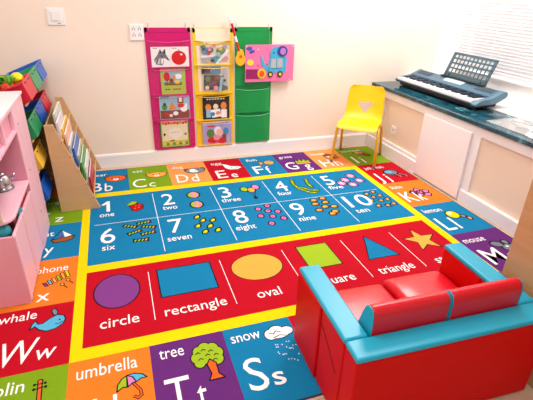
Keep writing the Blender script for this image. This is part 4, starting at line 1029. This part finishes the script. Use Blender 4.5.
# countertop with a rounded near corner
pts = rounded([(KB, -1.165), (KX, -1.165), (KX, -.684), (KB, -.684)], [0, .085, 0, 0], 8)
build('countertop', prism(NB(), [(kx(p[0]), ky(p[1])) for p in pts], 'z', .420, .436), m_pk2, kt, bevel=.003)
b = NB(); KBX(b, KB, KB+.014, -1.165, -.684, .373, .420); KBX(b, KX-.16, KX-.146, -1.0, -.985, .30, .420); build('counter_support', b, m_pk, kt)
b = NB(); KBX(b, KB, KB+.014, -1.165, -.684, .436, .70); build('back_panel', b, m_pk, kt)
b = NB(); KBX(b, KB+.016, KX-.040, -1.165, -1.150, .436, .70); build('end_post', b, mat('beige_edge', (206, 186, 170), .5), kt)
# upper cabinet with a recessed window panel
b = NB(); zz0, zz1 = .700, .832
KBX(b, KB, KX-.020, -1.19, -.684, zz0, zz1); build('upper_cabinet', b, m_pk, kt)
b = NB(); KBX(b, KX-.0195, KX-.001, -1.19, -.684, zz0, zz0+.018); KBX(b, KX-.0195, KX-.001, -1.19, -.684, zz1-.016, zz1)
for y in (-.70, -.945, -1.19): KBX(b, KX-.0195, KX-.001, y, y+.016, zz0+.018, zz1-.016)
build('window_frame', b, m_pk2, kt, bevel=.0015)
bb = NB(); bb = ball(bb, (kx(KX-.018), ky(-.885), .782), .03, 0, (.12, .55, 1.0)); build('oval_mirror', bb, mat('mirror_grey', (176, 172, 178), .15, metal=.6), kt, smooth=True)
build('top_board', KBX(NB(), KB-.005, KX+.006, -1.20, -.386, .833, .848), mat('pale_pink_top', (250, 218, 226), .35), kt, bevel=.003)

# silver toy pot on the counter
pt = thing('toy_pot', 'shiny silver toy coffee pot standing on the pink play kitchen counter', 'pot', (-.296, -.775, .4377), .3)
m_sil = mat('brushed_silver', (196, 198, 204), .16, metal=.95)
build('pot_body', lathe(NB(), [(.046, 0), (.050, .004), (.049, .012), (.046, .014), (.046, .03), (.043, .052), (.034, .070), (.026, .078)], 28), m_sil, pt, smooth=True)
lid = build('lid', lathe(NB(), [(.027, .0785), (.024, .086), (.012, .092), (.006, .094)], 24), m_sil, pt, smooth=True)
build('knob', ball(NB(), (0, 0, .102), .010), m_sil, lid, smooth=True)
build('spout', tube(NB(), [(.040, 0, .040), (.058, 0, .056), (.066, 0, .074)], [.010, .007, .005], 10), m_sil, pt, smooth=True)
build('handle', tube(NB(), [(-.040, 0, .062), (-.062, 0, .066), (-.070, 0, .045), (-.062, 0, .022), (-.044, 0, .018)], .0045, 10), m_kbd, pt, smooth=True)
build('base_ring', lathe(NB(), [(.052, -.0002), (.054, .002), (.052, .005)], 28), mat('dark_ring', (120, 116, 120), .3, metal=.6), pt)

# toys in the open compartment below the counter
ty = thing('toy_box', 'red toy box in the gap below the pink counter, towards the wall', 'toy', (KX-.046, -.80, .3135))
build('box_body', BX(-.026, .026, -.08, .08, 0, .080), mat('toy_red', (196, 20, 40), .4), ty, bevel=.003)
build('lid', BX(-.027, .027, -.081, .081, .0805, .092), mat('toy_red_dark', (150, 16, 36), .4), ty, bevel=.002)
ty = thing('toy_box', 'dark red toy box in the gap below the pink counter, near the rounded corner', 'toy', (KX-.046, -1.035, .3135))
build('box_body', BX(-.026, .026, -.032, .028, 0, .080), mat('toy_maroon', (120, 14, 34), .4), ty, bevel=.003)
build('lid', BX(-.027, .027, -.033, .029, .0805, .092), mat('toy_red_dark', (150, 16, 36), .4), ty, bevel=.002)
def toy_ball(label, y, x):
    t = thing('toy_ball', label, 'toy', (x, y, .3555), 0, 'teal and purple toy balls below the pink counter')
    build('upper_half', lathe(NB(), [(.0405, 0.0), (.040, .014), (.036, .030), (.0245, .044), (.009, .0515), (0, .0525)], 20), mat('toy_teal', (24, 150, 164), .4), t, smooth=True, label='teal half')
    build('lower_half', lathe(NB(), [(0, -.0405), (.008, -.0395), (.0225, -.033), (.0335, -.022), (.0385, -.012), (.0405, -.0002)], 20), mat('toy_purple', (86, 30, 130), .4), t, smooth=True, label='purple half')
toy_ball('teal and purple toy ball in the gap below the middle of the pink counter edge', -.925, KX-.046)
toy_ball('teal and purple toy ball at the rounded near corner of the pink counter', -1.115, KX-.066)

# ------------------------------------------------------------------ wooden cabinet at the right edge
m_oak = wood('tan_wood', (206, 160, 116), (184, 136, 92), (1.2, 1.2, 14), .45)
cb = thing('wood_cabinet', 'tan wooden cabinet end panel standing right of the red sofa, at the right edge', 'cabinet', (1.95, -2.42, .0012))
build('side_panel', BX(-.20, -.180, -.40, .395, 0, .90), m_oak, cb, bevel=.002)
build('side_panel', BX(.180, .20, -.40, .395, 0, .90), m_oak, cb, bevel=.002)
build('top_board', BX(-.205, .205, -.405, .40, .901, .922), m_oak, cb, bevel=.002)
build('back_board', BX(-.179, .179, .375, .394, .0, .90), m_oak, cb)
for z in (.06, .34, .62): build('shelf', BX(-.179, .179, -.38, .374, z, z+.018), m_oak, cb)

# ------------------------------------------------------------------ light
def area(name, loc, target, sx, sy, power, col=(1, 1, 1)):
    l = bpy.data.lights.new(name, 'AREA'); l.shape = 'RECTANGLE'; l.size = sx; l.size_y = sy; l.energy = power; l.color = col
    o = bpy.data.objects.new(name, l); COL.objects.link(o); o.location = loc
    o.rotation_euler = (Vector(target)-Vector(loc)).to_track_quat('-Z', 'Y').to_euler()
    return o
area('window_daylight', (XW+.30, (WY0+WY1)/2, 1.55), (0, (WY0+WY1)/2, 1.45), 2.6, 1.7, 26, (1, .98, .97))
area('unseen_ceiling_fill', (1.5, -.9, 2.46), (1.5, -.9, 0), 1.1, 1.1, 6, (1, .96, .91))  # unseen overhead light, added for the general level of the room
area('unseen_ceiling_fill', (.25, -1.3, 2.46), (.25, -1.3, 0), .9, .9, 28, (1, .97, .95))  # no lamp known here, added to brighten the left of the back wall
area('unseen_ceiling_fill', (.6, -3.3, 2.46), (.6, -3.3, 0), 1.1, 1.1, 22, (1, .96, .91))  # out of view near the camera, added to lift the sofa back
area('unseen_ceiling_fill', (2.35, -.25, 2.46), (2.35, -.25, 0), .8, .8, 52, (1, .97, .94))  # out of view, added to whiten the back wall towards the window corner
w = bpy.data.worlds.new('sky'); scene.world = w; w.use_nodes = True
bg = w.node_tree.nodes['Background']; bg.inputs[0].default_value = (1, .98, .96, 1); bg.inputs[1].default_value = .5

# ------------------------------------------------------------------ camera
cd = bpy.data.cameras.new('camera'); cam = bpy.data.objects.new('camera', cd); COL.objects.link(cam)
cd.sensor_width = 36; cd.lens = 29.1416; cd.clip_start = .05
yaw, pitch, roll = 0.337087647, 0.461993733, 0.0296563379
cy, sy, cp, sp_, cr, sr = math.cos(yaw), math.sin(yaw), math.cos(pitch), math.sin(pitch), math.cos(roll), math.sin(roll)
fw = Vector((sy*cp, cy*cp, -sp_)); rt = Vector((cy, -sy, 0)); up = rt.cross(fw)
r2 = cr*rt+sr*up; u2 = -sr*rt+cr*up
M = Matrix(((r2.x, u2.x, -fw.x, 1.01202027*S), (r2.y, u2.y, -fw.y, -9.69749938*S), (r2.z, u2.z, -fw.z, 4.40512596*S), (0, 0, 0, 1)))
cam.matrix_world = M
scene.camera = cam
vs = scene.view_settings
vs.view_transform = 'Standard'; vs.look = 'None'; vs.gamma = 1; vs.use_curve_mapping = False; vs.exposure = -0.04
